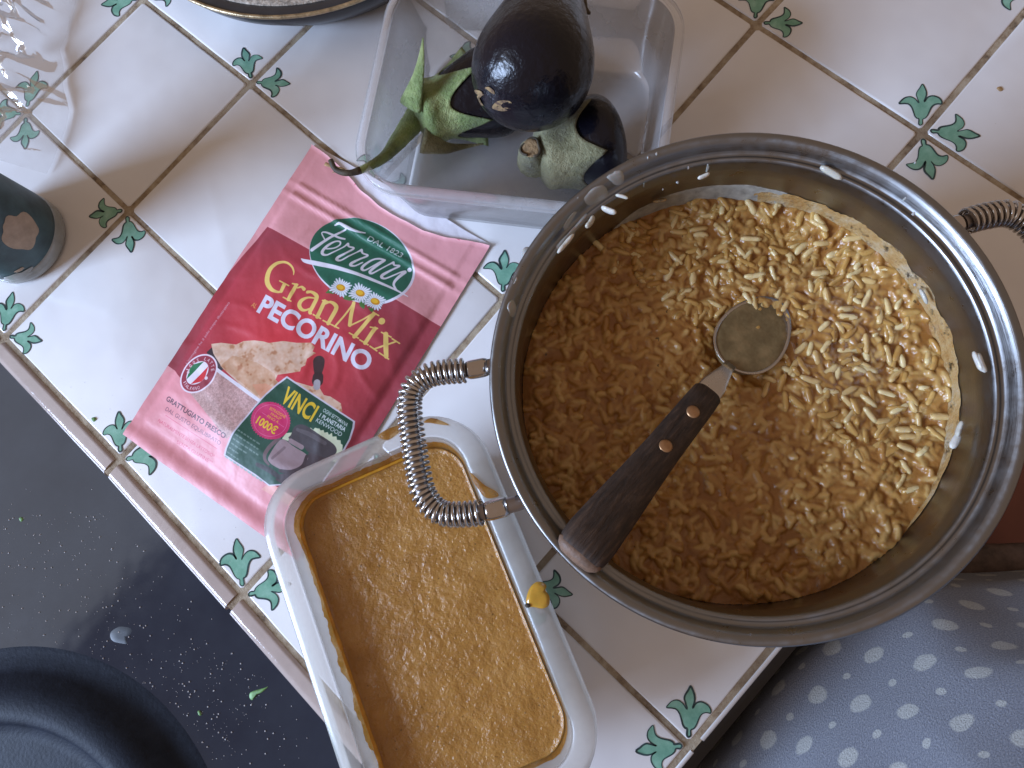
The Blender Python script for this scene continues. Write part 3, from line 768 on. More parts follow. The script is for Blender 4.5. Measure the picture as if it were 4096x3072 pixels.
# bowl
bc = SPB + np.array([0.0005, 0.0004, .0012]); bd = np.array([math.cos(.05), math.sin(.05), -.16]); bd /= np.linalg.norm(bd); bs = np.cross(bd, (0, 0, 1)); bs /= np.linalg.norm(bs); bu = np.cross(bs, bd)
V = []; Fc = []; nr, na = 12, 48
for sh, dz in ((0, 0), (1, -.0004)):
    for i in range(nr + 1):
        r = i / nr
        for k in range(na):
            a = 2 * PI * k / na
            lx = 0.0172 * r * math.cos(a) * (1.0 + .06 * math.cos(a)); ly = 0.0132 * r * math.sin(a) * (1 - .10 * math.cos(a))
            V.append(bc + bd * lx + bs * ly + bu * (-.0058 * (1 - r ** 2.2) + dz))
o = (nr + 1) * na
for i in range(nr):
    for k in range(na):
        k2 = (k + 1) % na
        Fc.append((i * na + k, (i + 1) * na + k, (i + 1) * na + k2, i * na + k2)); Fc.append((o + i * na + k, o + i * na + k2, o + (i + 1) * na + k2, o + (i + 1) * na + k))
for k in range(na): Fc.append((nr * na + k, o + nr * na + k, o + nr * na + (k + 1) % na, nr * na + (k + 1) % na))
part('spoon_bowl', V, Fc, MT['spoon'], spoon, recalc=False)
V = []; Fc = []
for i in range(9):
    r = .985 * i / 8
    for k in range(40):
        a = 2 * PI * k / 40; lx = 0.0172 * r * math.cos(a); ly = 0.0132 * r * math.sin(a)
        V.append(bc + bd * lx + bs * ly + bu * (-.0005 + .0002 * nz(lx * 300, ly * 300) - (.0008 if i == 8 else 0)))
for i in range(8):
    for k in range(40): Fc.append((i * 40 + k, (i + 1) * 40 + k, (i + 1) * 40 + (k + 1) % 40, i * 40 + (k + 1) % 40))
m = NT('thin_broth'); m.set(Base_Color=m.ramp(m.noise(150, 4), (.35, (.13, .088, .038)), (.5, (.17, .118, .052)), (.65, (.23, .155, .07))), Roughness=.12); m.bump(m.noise(120, 3), .0006)
MT['thinbroth'] = m.m
part('broth_in_spoon', V, Fc, MT['thinbroth'], spoon, recalc=False)
for k, (dx, dy, yw) in enumerate(((.005, .002, .9), (.0025, -.0005, 1.0), (.009, -.004, .2))):
    p = bc + bd * dx + bs * dy + bu * -.0013
    stray(0, 0, .1, 0, ('upper', 'lower', 'half sunken')[k] + ' rice grain floating in the broth in the spoon bowl', .8, k, 'rice').location = p

# ---------------------------------------------------------------- plastic boxes
def rrect(c, ex, ey, hx, hy, r, n=10):
    out = []
    for (sx, sy, a0) in ((1, 1, 0), (-1, 1, PI / 2), (-1, -1, PI), (1, -1, 1.5 * PI)):
        for k in range(n):
            a = a0 + (PI / 2) * k / (n - 1)
            lx = sx * (hx - r) + r * math.cos(a); ly = sy * (hy - r) + r * math.sin(a)
            out.append(c + ex * lx + ey * ly)
    return np.array(out)
def resample(P, n):
    Q = np.vstack([P, P[0]]); d = np.r_[0, np.cumsum(np.linalg.norm(np.diff(Q, axis=0), axis=1))]; s = np.linspace(0, d[-1], n, endpoint=False)
    return np.stack([np.interp(s, d, Q[:, 0]), np.interp(s, d, Q[:, 1])], 1)
def loft(rings, closed_last=True, closed_first=False):
    V = []; Fc = []; n = len(rings[0][0])
    for P, z in rings: V += [(p[0], p[1], z) for p in P]
    for r in range(len(rings) - 1):
        for k in range(n): Fc.append((r * n + k, r * n + (k + 1) % n, (r + 1) * n + (k + 1) % n, (r + 1) * n + k))
    if closed_last: Fc.append(tuple((len(rings) - 1) * n + k for k in range(n)))
    if closed_first: Fc.append(tuple(range(n))[::-1])
    return V, Fc
def plastic_box(t, c, ex, ey, hx, hy, r, H, inset, lip, mat, wall=.0008, lipdrop=.004):
    # hx, hy: half size of the wall at the top; the floor is smaller by inset
    def R_(off, z): 
        f = 1 - z / H; k = inset * f ** 1.0 - off
        return (rrect(c, ex, ey, hx - k, hy - k, max(.004, r - k * .6)), z)
    rings = [R_(-.004, .0003), R_(-.0012, .0006), R_(0, .003), R_(0, H * .5), R_(0, H - .0009), R_(-wall, H - .0006), R_(-wall, H * .5), R_(-wall, .0045), R_(-.003, .0016), R_(-.0055, .0012)]
    body = part('box_wall', *loft(rings, True, True), MT[mat], t); autosmooth(body, 50)
    L = lambda o, z: (rrect(c, ex, ey, hx + o, hy + o, r + o), z)
    rim = part('box_rim', *loft([L(-.0006, H - .0012), L(-.0007, H), L(-.0002, H + .0006), L(lip * .5, H + .0009), L(lip - .0006, H + .0006), L(lip, H), L(lip + .0004, H - lipdrop), L(lip - .0003, H - lipdrop), L(lip - .0007, H - .0006), L(.0004, H - .0004)], False), MT[mat], t); autosmooth(rim, 50)
    return body, rim
# box of puree, lower middle
sd_ = np.array([-.42, -.9075]); sn_ = np.array([.9075, -.42])
n0, n1, d0, d1 = .1285, .2300, .1460, .3040
SC = sn_ * (n0 + n1) / 2 + sd_ * (d0 + d1) / 2
sbox = thing('plastic_box', 'milky plastic tub of orange puree in front of the pot', 'tub', (SC[0], SC[1], 0))
lipw = .0085
plastic_box(sbox, SC, sn_, sd_, (n1 - n0) / 2 - lipw, (d1 - d0) / 2 - lipw, .0165, .050, .011, lipw, 'pp', .0008, .009)
pur = thing('puree', 'thick orange brown vegetable puree filling the milky tub', 'puree', (SC[0], SC[1], .002))
PH = .0390
def pz(x, y): return PH + .0010 * nz(x * 26, y * 26, 5) + .0003 * nz(x * 150, y * 150, 2) + .00018 * nz(x * 420, y * 420, 9)
V = []; Fc = []; NRg = 90; ref = resample(rrect(SC, sn_, sd_, (n1 - n0) / 2 - lipw - .0038, (d1 - d0) / 2 - lipw - .0038, .0140, 46), 400); n = len(ref)
for i in range(NRg + 1):
    s = i / NRg
    for p in ref:
        q = SC + (p - SC) * s; e = max(0, (s - .965) / .035)
        V.append((q[0], q[1], pz(q[0], q[1]) + .0012 * e ** 2))
lowr = resample(rrect(SC, sn_, sd_, (n1 - n0) / 2 - lipw - .0115, (d1 - d0) / 2 - lipw - .0115, .0100, 46), 400)
V += [(q[0], q[1], .0032) for q in lowr]
for i in range(NRg + 1):
    for k in range(n): Fc.append((i * n + k, (i + 1) * n + k, (i + 1) * n + (k + 1) % n, i * n + (k + 1) % n))
part('puree_body', V, Fc, MT['puree'], pur, recalc=False)
edge_ = np.array([[p[0], p[1], PH + .0012] for p in resample(rrect(SC, sn_, sd_, (n1 - n0) / 2 - lipw - .0036, (d1 - d0) / 2 - lipw - .0036, .0140, 46), 300)])
MT['drip'] = simple('orange_sauce_drop', (.50, .27, .035), .12, var=.15, scale=200, Subsurface_Weight=.3, Subsurface_Scale=.002)
MT['edgefilm'] = simple('orange_sauce_edge', (.55, .27, .025), .2, var=.2, scale=200, Subsurface_Weight=.3, Subsurface_Scale=.002)
ek_ = edge_[52:200]
part('puree_edge', *tube(ek_, [.0009 * (1 + .35 * nz(q * .21, 4.4)) for q in range(len(ek_))], 8, 1, .8), MT['edgefilm'], pur)
# smeared film on the tub walls
def tub_film(f0, f1, lo, hi, seed, n=90, m=7, over=0.0):
    """along the wall perimeter fraction f0..f1; heights in metres above the puree"""
    hx, hy = (n1 - n0) / 2 - lipw, (d1 - d0) / 2 - lipw
    def wallp(f, z):
        kk = .011 * (1 - z / .05) + .0012
        P = rrect(SC, sn_, sd_, hx - kk, hy - kk, .0165 - kk * .6, 40); t = (f % 1.0) * len(P); i = int(t); u = t - i
        # by arc length
        d = np.r_[0, np.cumsum(np.linalg.norm(np.diff(np.vstack([P, P[0]]), axis=0), axis=1))]; s = (f % 1.0) * d[-1]
        PP = np.vstack([P, P[0]]); return np.array([np.interp(s, d, PP[:, 0]), np.interp(s, d, PP[:, 1])])
    V = []; Fc = []
    for k in range(n + 1):
        f = f0 + (f1 - f0) * k / n; e = math.sin(PI * k / n) ** .4
        h = (lo + (hi - lo) * (.5 + .5 * nz(f * 40, seed)) + .0012 * nz(f * 190, seed, 2)) * e
        for q in range(m):
            z = PH - .001 + (max(h, .0006) + .001) * q / (m - 1); p = wallp(f, min(z, .0492)); V.append((p[0], p[1], min(z, .0496)))
    for k in range(n):
        for q in range(m - 1): Fc.append((k * m + q, (k + 1) * m + q, (k + 1) * m + q + 1, k * m + q + 1))
    return V, Fc
part('sauce_film', *tub_film(.47, .80, .005, .0115, 3), MT['film'], pur)
part('sauce_film', *tub_film(.20, .52, .0008, .0085, 8), MT['film'], pur)
part('sauce_film', *tub_film(.76, 1.18, .002, .008, 5), MT['film'], pur)
def dollop(name, pts, z, h, mat, label, n=48, zf=None):
    O = closed([W(*q, z) for q in pts], n); c = O.mean(0)
    o = part(name, *blob(O, h, zf or (lambda x, y: z), 5, rough=.15), MT[mat], base=(c[0], c[1], z)); tag(o, label, 'splash'); return o
dollop('sauce_splash', [(2107, 2425), (2105, 2390), (2118, 2350), (2145, 2328), (2172, 2330), (2186, 2345), (2182, 2362), (2197, 2385), (2196, 2420), (2170, 2436), (2135, 2430)], .0509, .0010, 'drip', 'yellow orange heart shaped sauce drop on the tub rim by the pot')
dollop('sauce_splash', [(2098, 2420), (2108, 2412), (2122, 2416), (2120, 2428), (2106, 2432)], .0512, .0012, 'drystem', 'small dark speck beside the heart shaped drop', 20)
dollop('sauce_splash', [(1880, 1890), (1900, 1905), (1940, 1940), (1985, 1965), (1995, 1985), (1970, 1995), (1940, 1990), (1915, 1960), (1890, 1920)], .0508, .0011, 'film', 'brown orange sauce smear on the tub rim under the pot handle')
dollop('sauce_splash', [(1510, 1745), (1545, 1718), (1600, 1700), (1610, 1715), (1580, 1745), (1545, 1762)], .0507, .0008, 'film', 'thin orange smear on the tub rim beside the packet')
dollop('sauce_splash', [(1690, 1690), (1720, 1672), (1760, 1680), (1800, 1700), (1770, 1700), (1720, 1692)], .0507, .0006, 'film', 'thin brown smear on the far corner rim of the tub')

# box of aubergines
a1 = np.array([.538, -.843]); a2 = np.array([.843, .538])
AC = a1 * (.200 + .3435) / 2 + a2 * (.0907 + .207) / 2
abox = thing('plastic_box', 'clear plastic tub holding three small aubergines behind the packet', 'tub', (AC[0], AC[1], 0))
plastic_box(abox, AC, a1, a2, .0680, .0545, .021, .050, .0065, .0040, 'ppclear', .0007, .003)

# ---------------------------------------------------------------- aubergines
def aub_prof(t):
    """radius along the axis, t = 0 at the stem end, 1 at the blossom end"""
    return min(1.0, max(t, 0) / .10) ** .6 * (.30 + .80 * t - .12 * t * t) * (1 - max(0, (t - .55) / .45) ** 2.6) ** .5 if t < 1 else 0.0
def aubergine(label, stem, tip, R, mat, lobes, stempath, stemrad, Lmin, Lmax, ph=0.0, lift=(), stub=False, tipdark=True, bulge=.0026):
    stem = np.array(stem); tip = np.array(tip); A = tip - stem; L = np.linalg.norm(A); A /= L
    t_ = thing('aubergine', label, 'aubergine', (stem + tip) / 2 - np.array([0, 0, R]), 'aubergines in the clear tub')
    X = np.cross(A, (0, 0, 1)); X /= np.linalg.norm(X); Y = np.cross(X, A)
    sc = R / max(aub_prof(q) for q in np.linspace(0, 1, 99))
    V = []; Fc = []; N = 48; ts = [.5 - .5 * math.cos(PI * q / 40) for q in range(41)]
    for t in ts:
        r = max(1e-5, aub_prof(min(t, .9999)) * sc) * (1 if t > .02 else .8)
        for k in range(N):
            a = 2 * PI * k / N; rr = r * (1 + .03 * math.cos(2 * a + 1) + .012 * nz(math.cos(a) * 2, math.sin(a) * 2, t * 4))
            V.append(stem + A * L * t + rr * (math.cos(a) * X + math.sin(a) * Y))
    for i in range(40):
        for k in range(N): Fc.append((i * N + k, i * N + (k + 1) % N, (i + 1) * N + (k + 1) % N, (i + 1) * N + k))
    Fc.append(tuple(range(N))[::-1]); Fc.append(tuple(40 * N + k for k in range(N)))
    part('aubergine_body', V, Fc, MT['aub'], t_)
    # calyx: lobed cap hugging the stem end
    V = []; Fc = []; N = 90; Mr = 16
    for i in range(Mr + 1):
        for k in range(N):
            a = 2 * PI * k / N
            x = ((a - ph) * lobes / (2 * PI)) % 1.0; w_ = abs(2 * x - 1)
            lob = int((a - ph) * lobes / (2 * PI)) % lobes
            ln = Lmin + (Lmax * (1 + .25 * nz(lob * 3.3, ph)) - Lmin) * max(0, w_) ** 2.2
            s = i / Mr; tt = min(.95, ln * s / L); r = aub_prof(max(tt, .0)) * sc
            cap = min(1, s * ln / .006); r = (.0035 + (r - .0035) * min(1, cap ** .7)) if cap < 1 else r
            lf = .0008 + (lift[lob] if lob < len(lift) else 0) * max(0, s - .35) ** 1.5 * w_
            lf += bulge * math.exp(-((s * ln - .007) / .0055) ** 2) + .0004 * nz(a * 5, s * 6, ph)
            V.append(stem + A * (L * tt - .0012 * (1 - s)) + (r + lf) * (math.cos(a) * X + math.sin(a) * Y))
    for i in range(Mr):
        for k in range(N): Fc.append((i * N + k, i * N + (k + 1) % N, (i + 1) * N + (k + 1) % N, (i + 1) * N + k))
    Fc.append(tuple(range(N))[::-1])
    c = part('calyx', V, Fc, MT[mat], t_)
    md = c.modifiers.new('thick', 'SOLIDIFY'); md.thickness = .0007; md.offset = -1
    sp = smoothpath(np.vstack([stem + A * .002, stempath]) if len(stempath) else np.array([stem, stem - A * .003]), 40)
    rad = np.interp(np.linspace(0, 1, 40), np.linspace(0, 1, len(stemrad)), stemrad)
    rad = [r * (1 + .07 * nz(i * .5, ph)) for i, r in enumerate(rad)]
    part('stem', *tube(sp, rad, 14), MT[mat], t_)
    if tipdark:
        q = sp[29:]; part('stem_tip', *tube(q, [r * 1.05 for r in rad[29:]], 12), MT['drystem'], t_)
    if stub:
        e = sp[-1]; d = sp[-1] - sp[-4]; d /= np.linalg.norm(d)
        part('cut_end', *tube([e - d * .0004, e + d * .0003, e + d * .0004], [rad[-1] * 1.0, rad[-1] * .96, rad[-1] * .7], 16), MT['cut'], t_)
        part('cut_rim', *tube([e + d * .0003 + rad[-1] * (math.cos(a) * X + math.sin(a) * np.cross(d, X)) * (1 + .15 * math.sin(3 * a)) for a in np.linspace(0, 5.6, 30)], .0007, 6), MT['drystem'], t_)
    return t_, (stem, A, L, X, Y, sc)
ta, _ = aubergine('green capped aubergine with a long curled stem hanging over the tub edge', W(1655, 470, .030), W(2085, 330, .024), .0215, 'cal1', 5,
          [W(1600, 555, .034), W(1540, 625, .041), W(1470, 668, .049), W(1400, 692, .0525), W(1345, 680, .053), W(1322, 640, .054)], [.0062, .0050, .0036, .0026, .0019, .0014, .0012], .018, .036, .35, (.0, .0, .012, .010, .0), False, True, .0045)
V, Fc = tube(smoothpath([W(1640, 430, .042), W(1668, 330, .050), W(1684, 240, .056), W(1692, 150, .060)], 20), [.0062, .0064, .0060, .0056, .0052, .0048, .0044, .0040, .0036, .0032, .0029, .0026, .0023, .0020, .0017, .0014, .0011, .0008, .0006, .0003], 12, 1, .35)
part('calyx_lobe', V, Fc, MT['cal1'], ta)
V, Fc = tube(smoothpath([W(1690, 560, .034), W(1780, 590, .028), W(1860, 585, .022), W(1935, 575, .020)], 20), [.0070, .0068, .0062, .0056, .0050, .0044, .0038, .0033, .0028, .0024, .0021, .0018, .0016, .0014, .0012, .0010, .0008, .0006, .0005, .0003], 12, 1, .4)
part('calyx_lobe', V, Fc, MT['cal2'], ta)
aubergine('aubergine with fuzzy grey green cap and cut brown stem end, nearest the pot', W(2128, 640, .0285), W(2490, 555, .0235), .0225, 'cal2', 5,
          [W(2128, 610, .036), W(2124, 592, .042)], [.0095, .0070, .0046], .0205, .033, .9, (), True, False)
tb, (st_, A_, L_, X_, Y_, sc_) = aubergine('large glossy dark aubergine with tan scars, lying on top of the others', W(2215, -110, .050), W(2095, 435, .076), .0262, 'cal2', 5,
          [W(2240, -200, .047)], [.006, .005], .010, .030, .1, (), False, False)
# scars and a shrivelled cap lobe on the large one
def on_big(px, py):
    o = CAM; d = W(px, py, .05) - CAM; d /= np.linalg.norm(d)
    best = None
    for s in np.linspace(.15, .36, 900):
        p = o + d * s; q = p - st_; t = np.dot(q, A_) / L_
        if 0 < t < 1 and np.linalg.norm(q - A_ * t * L_) < aub_prof(t) * sc_ * 1.04: best = p; break
    return best
def scar(pts, label_unused=None):
    P = [on_big(*q) for q in closed(pts, 30)]; P = [p for p in P if p is not None]
    if len(P) < 5: return
    c = sum(P) / len(P); n = c - (st_ + A_ * np.dot(c - st_, A_)); n /= np.linalg.norm(n)
    V = [p + n * .0001 for p in P] + [c + (p - c) * .6 + n * .0007 for p in P] + [c + n * .0009]; m = len(P)
    Fc = [(k, (k + 1) % m, m + (k + 1) % m, m + k) for k in range(m)] + [(m + k, m + (k + 1) % m, 2 * m) for k in range(m)]
    part('scar', V, Fc, MT['scar'], tb)
scar([(1968, 430), (1985, 408), (2010, 402), (2040, 405), (2050, 422), (2035, 440), (2010, 445), (1985, 440)])
scar([(1905, 400), (1912, 380), (1925, 372), (1935, 380), (1920, 388), (1925, 410), (1935, 422), (1918, 418)])
scar([(1940, 352), (1955, 348), (1975, 362), (1978, 378), (1966, 372), (1950, 360)])
scar([(1900, 360), (1918, 362), (1930, 372), (1915, 380), (1903, 372)])
P0 = W(2270, -20, .055)
V, Fc = tube([W(2290, -60, .058), W(2310, -15, .060), W(2322, 20, .061), W(2340, 42, .061), W(2362, 55, .060)], [.0045, .0042, .0032, .0018, .0005], 10, 1, .35)
part('calyx_lobe', V, Fc, MT['drystem'], tb)
V, Fc = tube([W(2312, 30, .061), W(2335, 66, .061), W(2345, 78, .061)], [.0020, .0011, .0003], 8, 1, .4)
part('calyx_lobe', V, Fc, MT['drystem'], tb)
V, Fc = tube(smoothpath([W(1300, 655, .010), W(1335, 668, .010), W(1380, 680, .009), W(1330, 690, .008)], 16), np.linspace(.0011, .0004, 16), 8, 1, .4)
o = part('dry_sepal', V, Fc, MT['crumb'], base=W(1330, 680, .008)); tag(o, 'dry yellowish sepal scrap on the top of the pink packet', 'scrap')

# ---------------------------------------------------------------- pan, bottle, film
pc, pr_ = circ3(W(760, 0, .030)[:2], W(1043, 69, .030)[:2], W(1440, 0, .030)[:2])
pan = thing('frying_pan', 'dark frying pan with stained metal rim at the top edge', 'pan', (pc[0], pc[1], 0))
part('pan_body', *lathe([(.001, .0005), (pr_ * .78, .0005), (pr_ * .86, .003), (pr_ * .96, .018), (pr_ * .995, .0292), (pr_ * .985, .0294), (pr_ * .93, .0288), (pr_ * .925, .0282)], (pc[0], pc[1], 0), 128), MT['pan'], pan)
part('pan_rim', *lathe([(pr_ * .993, .0285), (pr_ * 1.003, .0288), (pr_ * 1.006, .0298), (pr_ * 1.0, .0306), (pr_ * .990, .0304), (pr_ * .987, .0294)], (pc[0], pc[1], 0), 128), MT['panrim'], pan)
part('pan_crust', *lathe([(pr_ * .932, .0288), (pr_ * .926, .0293), (pr_ * .90, .0289), (pr_ * .7, .0284), (.001, .0282)], (pc[0], pc[1], 0), 128, cap1=True), MT['speck'], pan)

bP = [W(275, 932), W(159, 795), W(163, 1117)]
bc_, br_ = circ3(*[q[:2] for q in bP])
bot = thing('bottle', 'dark green bottle with worn torn label standing at the left', 'bottle', (bc_[0], bc_[1], 0))
part('glass_body', *lathe([(.001, .0006), (br_ * .8, .0004), (br_ * .93, .001), (br_ * .99, .003), (br_, .006), (br_ * .985, .008), (br_ * .985, .115), (br_ * .9, .13), (br_ * .55, .155), (br_ * .42, .17), (br_ * .42, .2), (br_ * .30, .2)], (bc_[0], bc_[1], 0), 72), MT['glass'], bot)
part('base_ring', *lathe([(br_ * .935, .0009), (br_ * .995, .0026), (br_ * 1.008, .0055), (br_ * 1.0, .0092), (br_ * .98, .0100)], (bc_[0], bc_[1], 0), 72), MT['glassrim'], bot)
lb = part('label', *lathe([(br_ * .975, .0098), (br_ * .990, .0100), (br_ * 1.0, .0135), (br_ * 1.003, .02), (br_ * 1.003, .09), (br_ * .99, .092)], (bc_[0], bc_[1], 0), 72, wob=lambda a, z: .004 * nz(a * 3, z * 90)), MT['label'], bot)
# torn patch: bare paper in the label, on the side that faces the camera
def cylp(a, z, off): return (bc_[0] + (br_ + off) * math.cos(a), bc_[1] + (br_ + off) * math.sin(a), z)
ca_ = math.atan2(CAM[1] - bc_[1], CAM[0] - bc_[0])
def patch(name, ctr, ra, rz_, mat, seed, n=44):
    V = []; Fc = []
    for i, s in enumerate((1, .8, .5)):
        for k in range(n):
            t = 2 * PI * k / n; w_ = 1 + .35 * nz(math.cos(t) * 1.6, math.sin(t) * 1.6, seed)
            V.append(cylp(ctr[0] + ra * s * w_ * math.cos(t), ctr[1] + rz_ * s * w_ * math.sin(t), .00022 if i == 0 else .0004))
    V.append(cylp(ctr[0], ctr[1], .0004))
    for i in range(2):
        for k in range(n): Fc.append((i * n + k, i * n + (k + 1) % n, (i + 1) * n + (k + 1) % n, (i + 1) * n + k))
    for k in range(n): Fc.append((2 * n + k, 2 * n + (k + 1) % n, 3 * n))
    part(name, V, Fc, MT[mat], bot)
patch('torn_patch', (ca_ + .10, .030), .36, .0115, 'paper', 4)
patch('torn_patch', (ca_ - .62, .0150), .10, .0012, 'paper', 7)
patch('torn_patch', (ca_ - .80, .0105), .34, .0030, 'glassrim', 2)

# crumpled clear bag at the top left
V = []; Fc = []; NX, NY = 56, 80
corner = [W(-150, -200, .0), W(330, -200, 0), W(40, 760, 0), W(-400, 700, 0)]
edge = lambda v: np.interp(v, [0, .2, .45, .62, .72, .85, 1], [.95, .80, .62, .66, .70, .62, .50])
for a in range(NX + 1):
    for b in range(NY + 1):
        u, v = a / NX, b / NY
        px = -320 + (430 * (edge(v) + .05 * nz(v * 9, 3.3)) + 300) * u; py = -200 + 900 * v
        p = W(px, py, 0); e = min(1, (1 - u) * 5)
        h = .0012 + e * (.010 + .006 * (1 - abs(nz(p[0] * 40 + p[1] * 12, p[1] * 26, 3)) * 2) + 0.0048 * (1 - abs(nz(p[0] * 95 + p[1] * 40, p[1] * 60, 8)) * 3) + .0014 * (1 - abs(nz(p[0] * 200, p[1] * 150, 5)) * 3))
        V.append((p[0], p[1], max(.0006, h)))
for a in range(NX):
    for b in range(NY): Fc.append((a * (NY + 1) + b, (a + 1) * (NY + 1) + b, (a + 1) * (NY + 1) + b + 1, a * (NY + 1) + b + 1))
o = part('plastic_bag', V, Fc, MT['bag'], base=W(60, 300, 0)); tag(o, 'crumpled clear plastic bag lying on the tiles at the far left corner', 'bag')

# ---------------------------------------------------------------- person in a dotted top, chair beyond
pers = thing('person', 'person in a blue grey knitted top with white oval dots, standing against the worktop', 'person', (.17, -.56, -.35))
V = []; Fc = []; uvs = []; NU, NV = 110, 100
yz_ = [(-.4285 - 1.35 * max(0, z + .045) ** 1.13 - .25 * max(0, -.10 - z) ** 1.2, z) for z in (-.34 + .60 * q / NV for q in range(NV + 1))]
arc_ = [0.0]
for q in range(NV): arc_.append(arc_[-1] + math.hypot(yz_[q + 1][0] - yz_[q][0], yz_[q + 1][1] - yz_[q][1]))
for b in range(NV + 1):
    v = b / NV; z = -.34 + .60 * v
    # front of the belly against height
    yf = -.4285 - 1.35 * max(0, z + .045) ** 1.13 - .25 * max(0, -.10 - z) ** 1.2
    for a in range(NU + 1):
        u = a / NU; th = (u - .5) * 2.5
        x = .135 + .178 * math.sin(th) + .02 * (z + .1); y = yf - .15 * (1 - math.cos(th))
        f = .006 * nz(x * 16, z * 16, 2) + .0035 * (1 - abs(nz(x * 14 + y * 9, y * 22, 4)) * 3) + .0022 * math.sin(95 * (z * .8 - x * .6) + 4 * nz(x * 9, z * 9)) * max(0, nz(x * 12, z * 12, 6) + .2)
        n_ = np.array([math.sin(th), math.cos(th), .35]); n_ /= np.linalg.norm(n_)
        V.append(np.array([x, y, z]) + n_ * f); uvs.append((th * .20 + .4, arc_[b] + .02 * math.sin(th * 2)))
for b in range(NV):
    for a in range(NU): Fc.append((b * (NU + 1) + a, b * (NU + 1) + a + 1, (b + 1) * (NU + 1) + a + 1, (b + 1) * (NU + 1) + a))
o = part('knitted_top', V, Fc, MT['knit'], pers, uv=uvs)
V, Fc = lathe([(.10, -.5), (.10, -.36), (.10, -.30), (.10, -.2), (.06, -.06)], (.145, -.64, 0), 40); part('torso', V, Fc, MT['cabinet'], pers)
chair = thing('chair', 'dark wooden chair with a terracotta red seat beyond the worktop corner', 'chair', (.36, -.52, -.30))
def rbox(cx, cy, cz, hx, hy, hz): return box(cx - hx, cx + hx, cy - hy, cy + hy, cz - hz, cz + hz)
s_ = part('seat', *rbox(.42, -.56, -.16, .16, .125, .012), MT['red'], chair, smooth=False)
b_ = s_.modifiers.new('bevel', 'BEVEL'); b_.width = .008; b_.segments = 3
s_ = part('back_rail', *tube(smoothpath([W(3640, 2300, -.085), W(3850, 2262, -.085), W(3960, 2250, -.085), W(4130, 2245, -.085), W(4500, 2235, -.085)], 40), [.0105 * (1 + .08 * nz(q * .3, 1.5)) for q in range(40)], 14, 1, .55), MT['brown'], chair)
for lx, ly in ((.30, -.46), (.54, -.46), (.30, -.66), (.54, -.66)):
    part('leg', *rbox(lx, ly, -.52, .014, .014, .348), MT['brown'], chair, smooth=False)

# ---------------------------------------------------------------- the packet and its print
PTL = np.array([.1958, -.0555]); PEU = np.array([.167, -.986]); PEV = np.array([-.980, -.1995]); PWd, PLn = .1190, .1862
PEU /= np.linalg.norm(PEU); PEV = PEV / np.linalg.norm(PEV)
TW, TH = 960, 1500
def T(x, y):
    q = W(x, y, .0055)[:2] - PTL
    M_ = np.array([[PEU[0] * PWd, PEV[0] * PLn], [PEU[1] * PWd, PEV[1] * PLn]])
    u, v = np.linalg.solve(M_, q); return np.array([u * TW, v * TH])
IMG = np.zeros((TH, TW, 3)); IMG[:] = np.array([226, 158, 162]) / 255
yy, xx = np.mgrid[0:TH, 0:TW] + .5
_cache = {}
def vnoise(scale, seed):
    g = np.random.RandomState(seed).rand(int(TH / scale) + 3, int(TW / scale) + 3)
    fy, fx = yy / scale, xx / scale; iy, ix = fy.astype(int), fx.astype(int); fy -= iy; fx -= ix
    fy = fy * fy * (3 - 2 * fy); fx = fx * fx * (3 - 2 * fx)
    return (g[iy, ix] * (1 - fx) + g[iy, ix + 1] * fx) * (1 - fy) + (g[iy + 1, ix] * (1 - fx) + g[iy + 1, ix + 1] * fx) * fy
def blend(x0, y0, cov, col):
    h, w_ = cov.shape; r = IMG[y0:y0 + h, x0:x0 + w_]
    c = np.array(col, float) / 255 if np.ndim(col) == 1 else col[y0:y0 + h, x0:x0 + w_]
    r[:] = r * (1 - cov[..., None]) + c * cov[..., None]
def polyt(P, col, alpha=1.0, ss=3):
    P = np.asarray(P, float)
    x0, y0 = np.maximum(np.floor(P.min(0)).astype(int) - 1, 0); x1, y1 = np.minimum(np.ceil(P.max(0)).astype(int) + 1, (TW, TH))
    if x1 <= x0 or y1 <= y0: return
    h, w_ = (y1 - y0) * ss, (x1 - x0) * ss
    gx = x0 + (np.arange(w_) + .5) / ss; m = np.zeros((h, w_), bool)
    Q = np.roll(P, -1, 0); gy = y0 + (np.arange(h) + .5) / ss
    for (ax_, ay), (bx, by) in zip(P, Q):
        if ay == by: continue
        lo, hi = min(ay, by), max(ay, by); r = np.where((gy >= lo) & (gy < hi))[0]
        if not len(r): continue
        xi = ax_ + (gy[r] - ay) / (by - ay) * (bx - ax_)
        m[r] ^= gx[None, :] > xi[:, None]
    cov = m.reshape(h // ss, ss, w_ // ss, ss).mean((1, 3)) * alpha
    blend(x0, y0, cov, col)
def poly(P, col, alpha=1.0): polyt([T(*p) for p in P], col, alpha)
def stroket(P, Wd, col):
    P = np.asarray(P, float); R_ = np.asarray(Wd, float) / 2; m = R_.max() + 2
    x0, y0 = np.maximum(np.floor(P.min(0) - m).astype(int), 0); x1, y1 = np.minimum(np.ceil(P.max(0) + m).astype(int), (TW, TH))
    if x1 <= x0 or y1 <= y0: return
    X = xx[y0:y1, x0:x1]; Y = yy[y0:y1, x0:x1]; best = np.full(X.shape, 1e9)
    if len(P) == 1: best = np.hypot(X - P[0][0], Y - P[0][1]) - R_[0]
    for (a, b, ra, rb) in zip(P[:-1], P[1:], R_[:-1], R_[1:]):
        d = b - a; L2 = d @ d + 1e-9; t = np.clip(((X - a[0]) * d[0] + (Y - a[1]) * d[1]) / L2, 0, 1)
        best = np.minimum(best, np.hypot(X - a[0] - t * d[0], Y - a[1] - t * d[1]) - (ra + (rb - ra) * t))
    blend(x0, y0, np.clip(.5 - best, 0, 1), col)
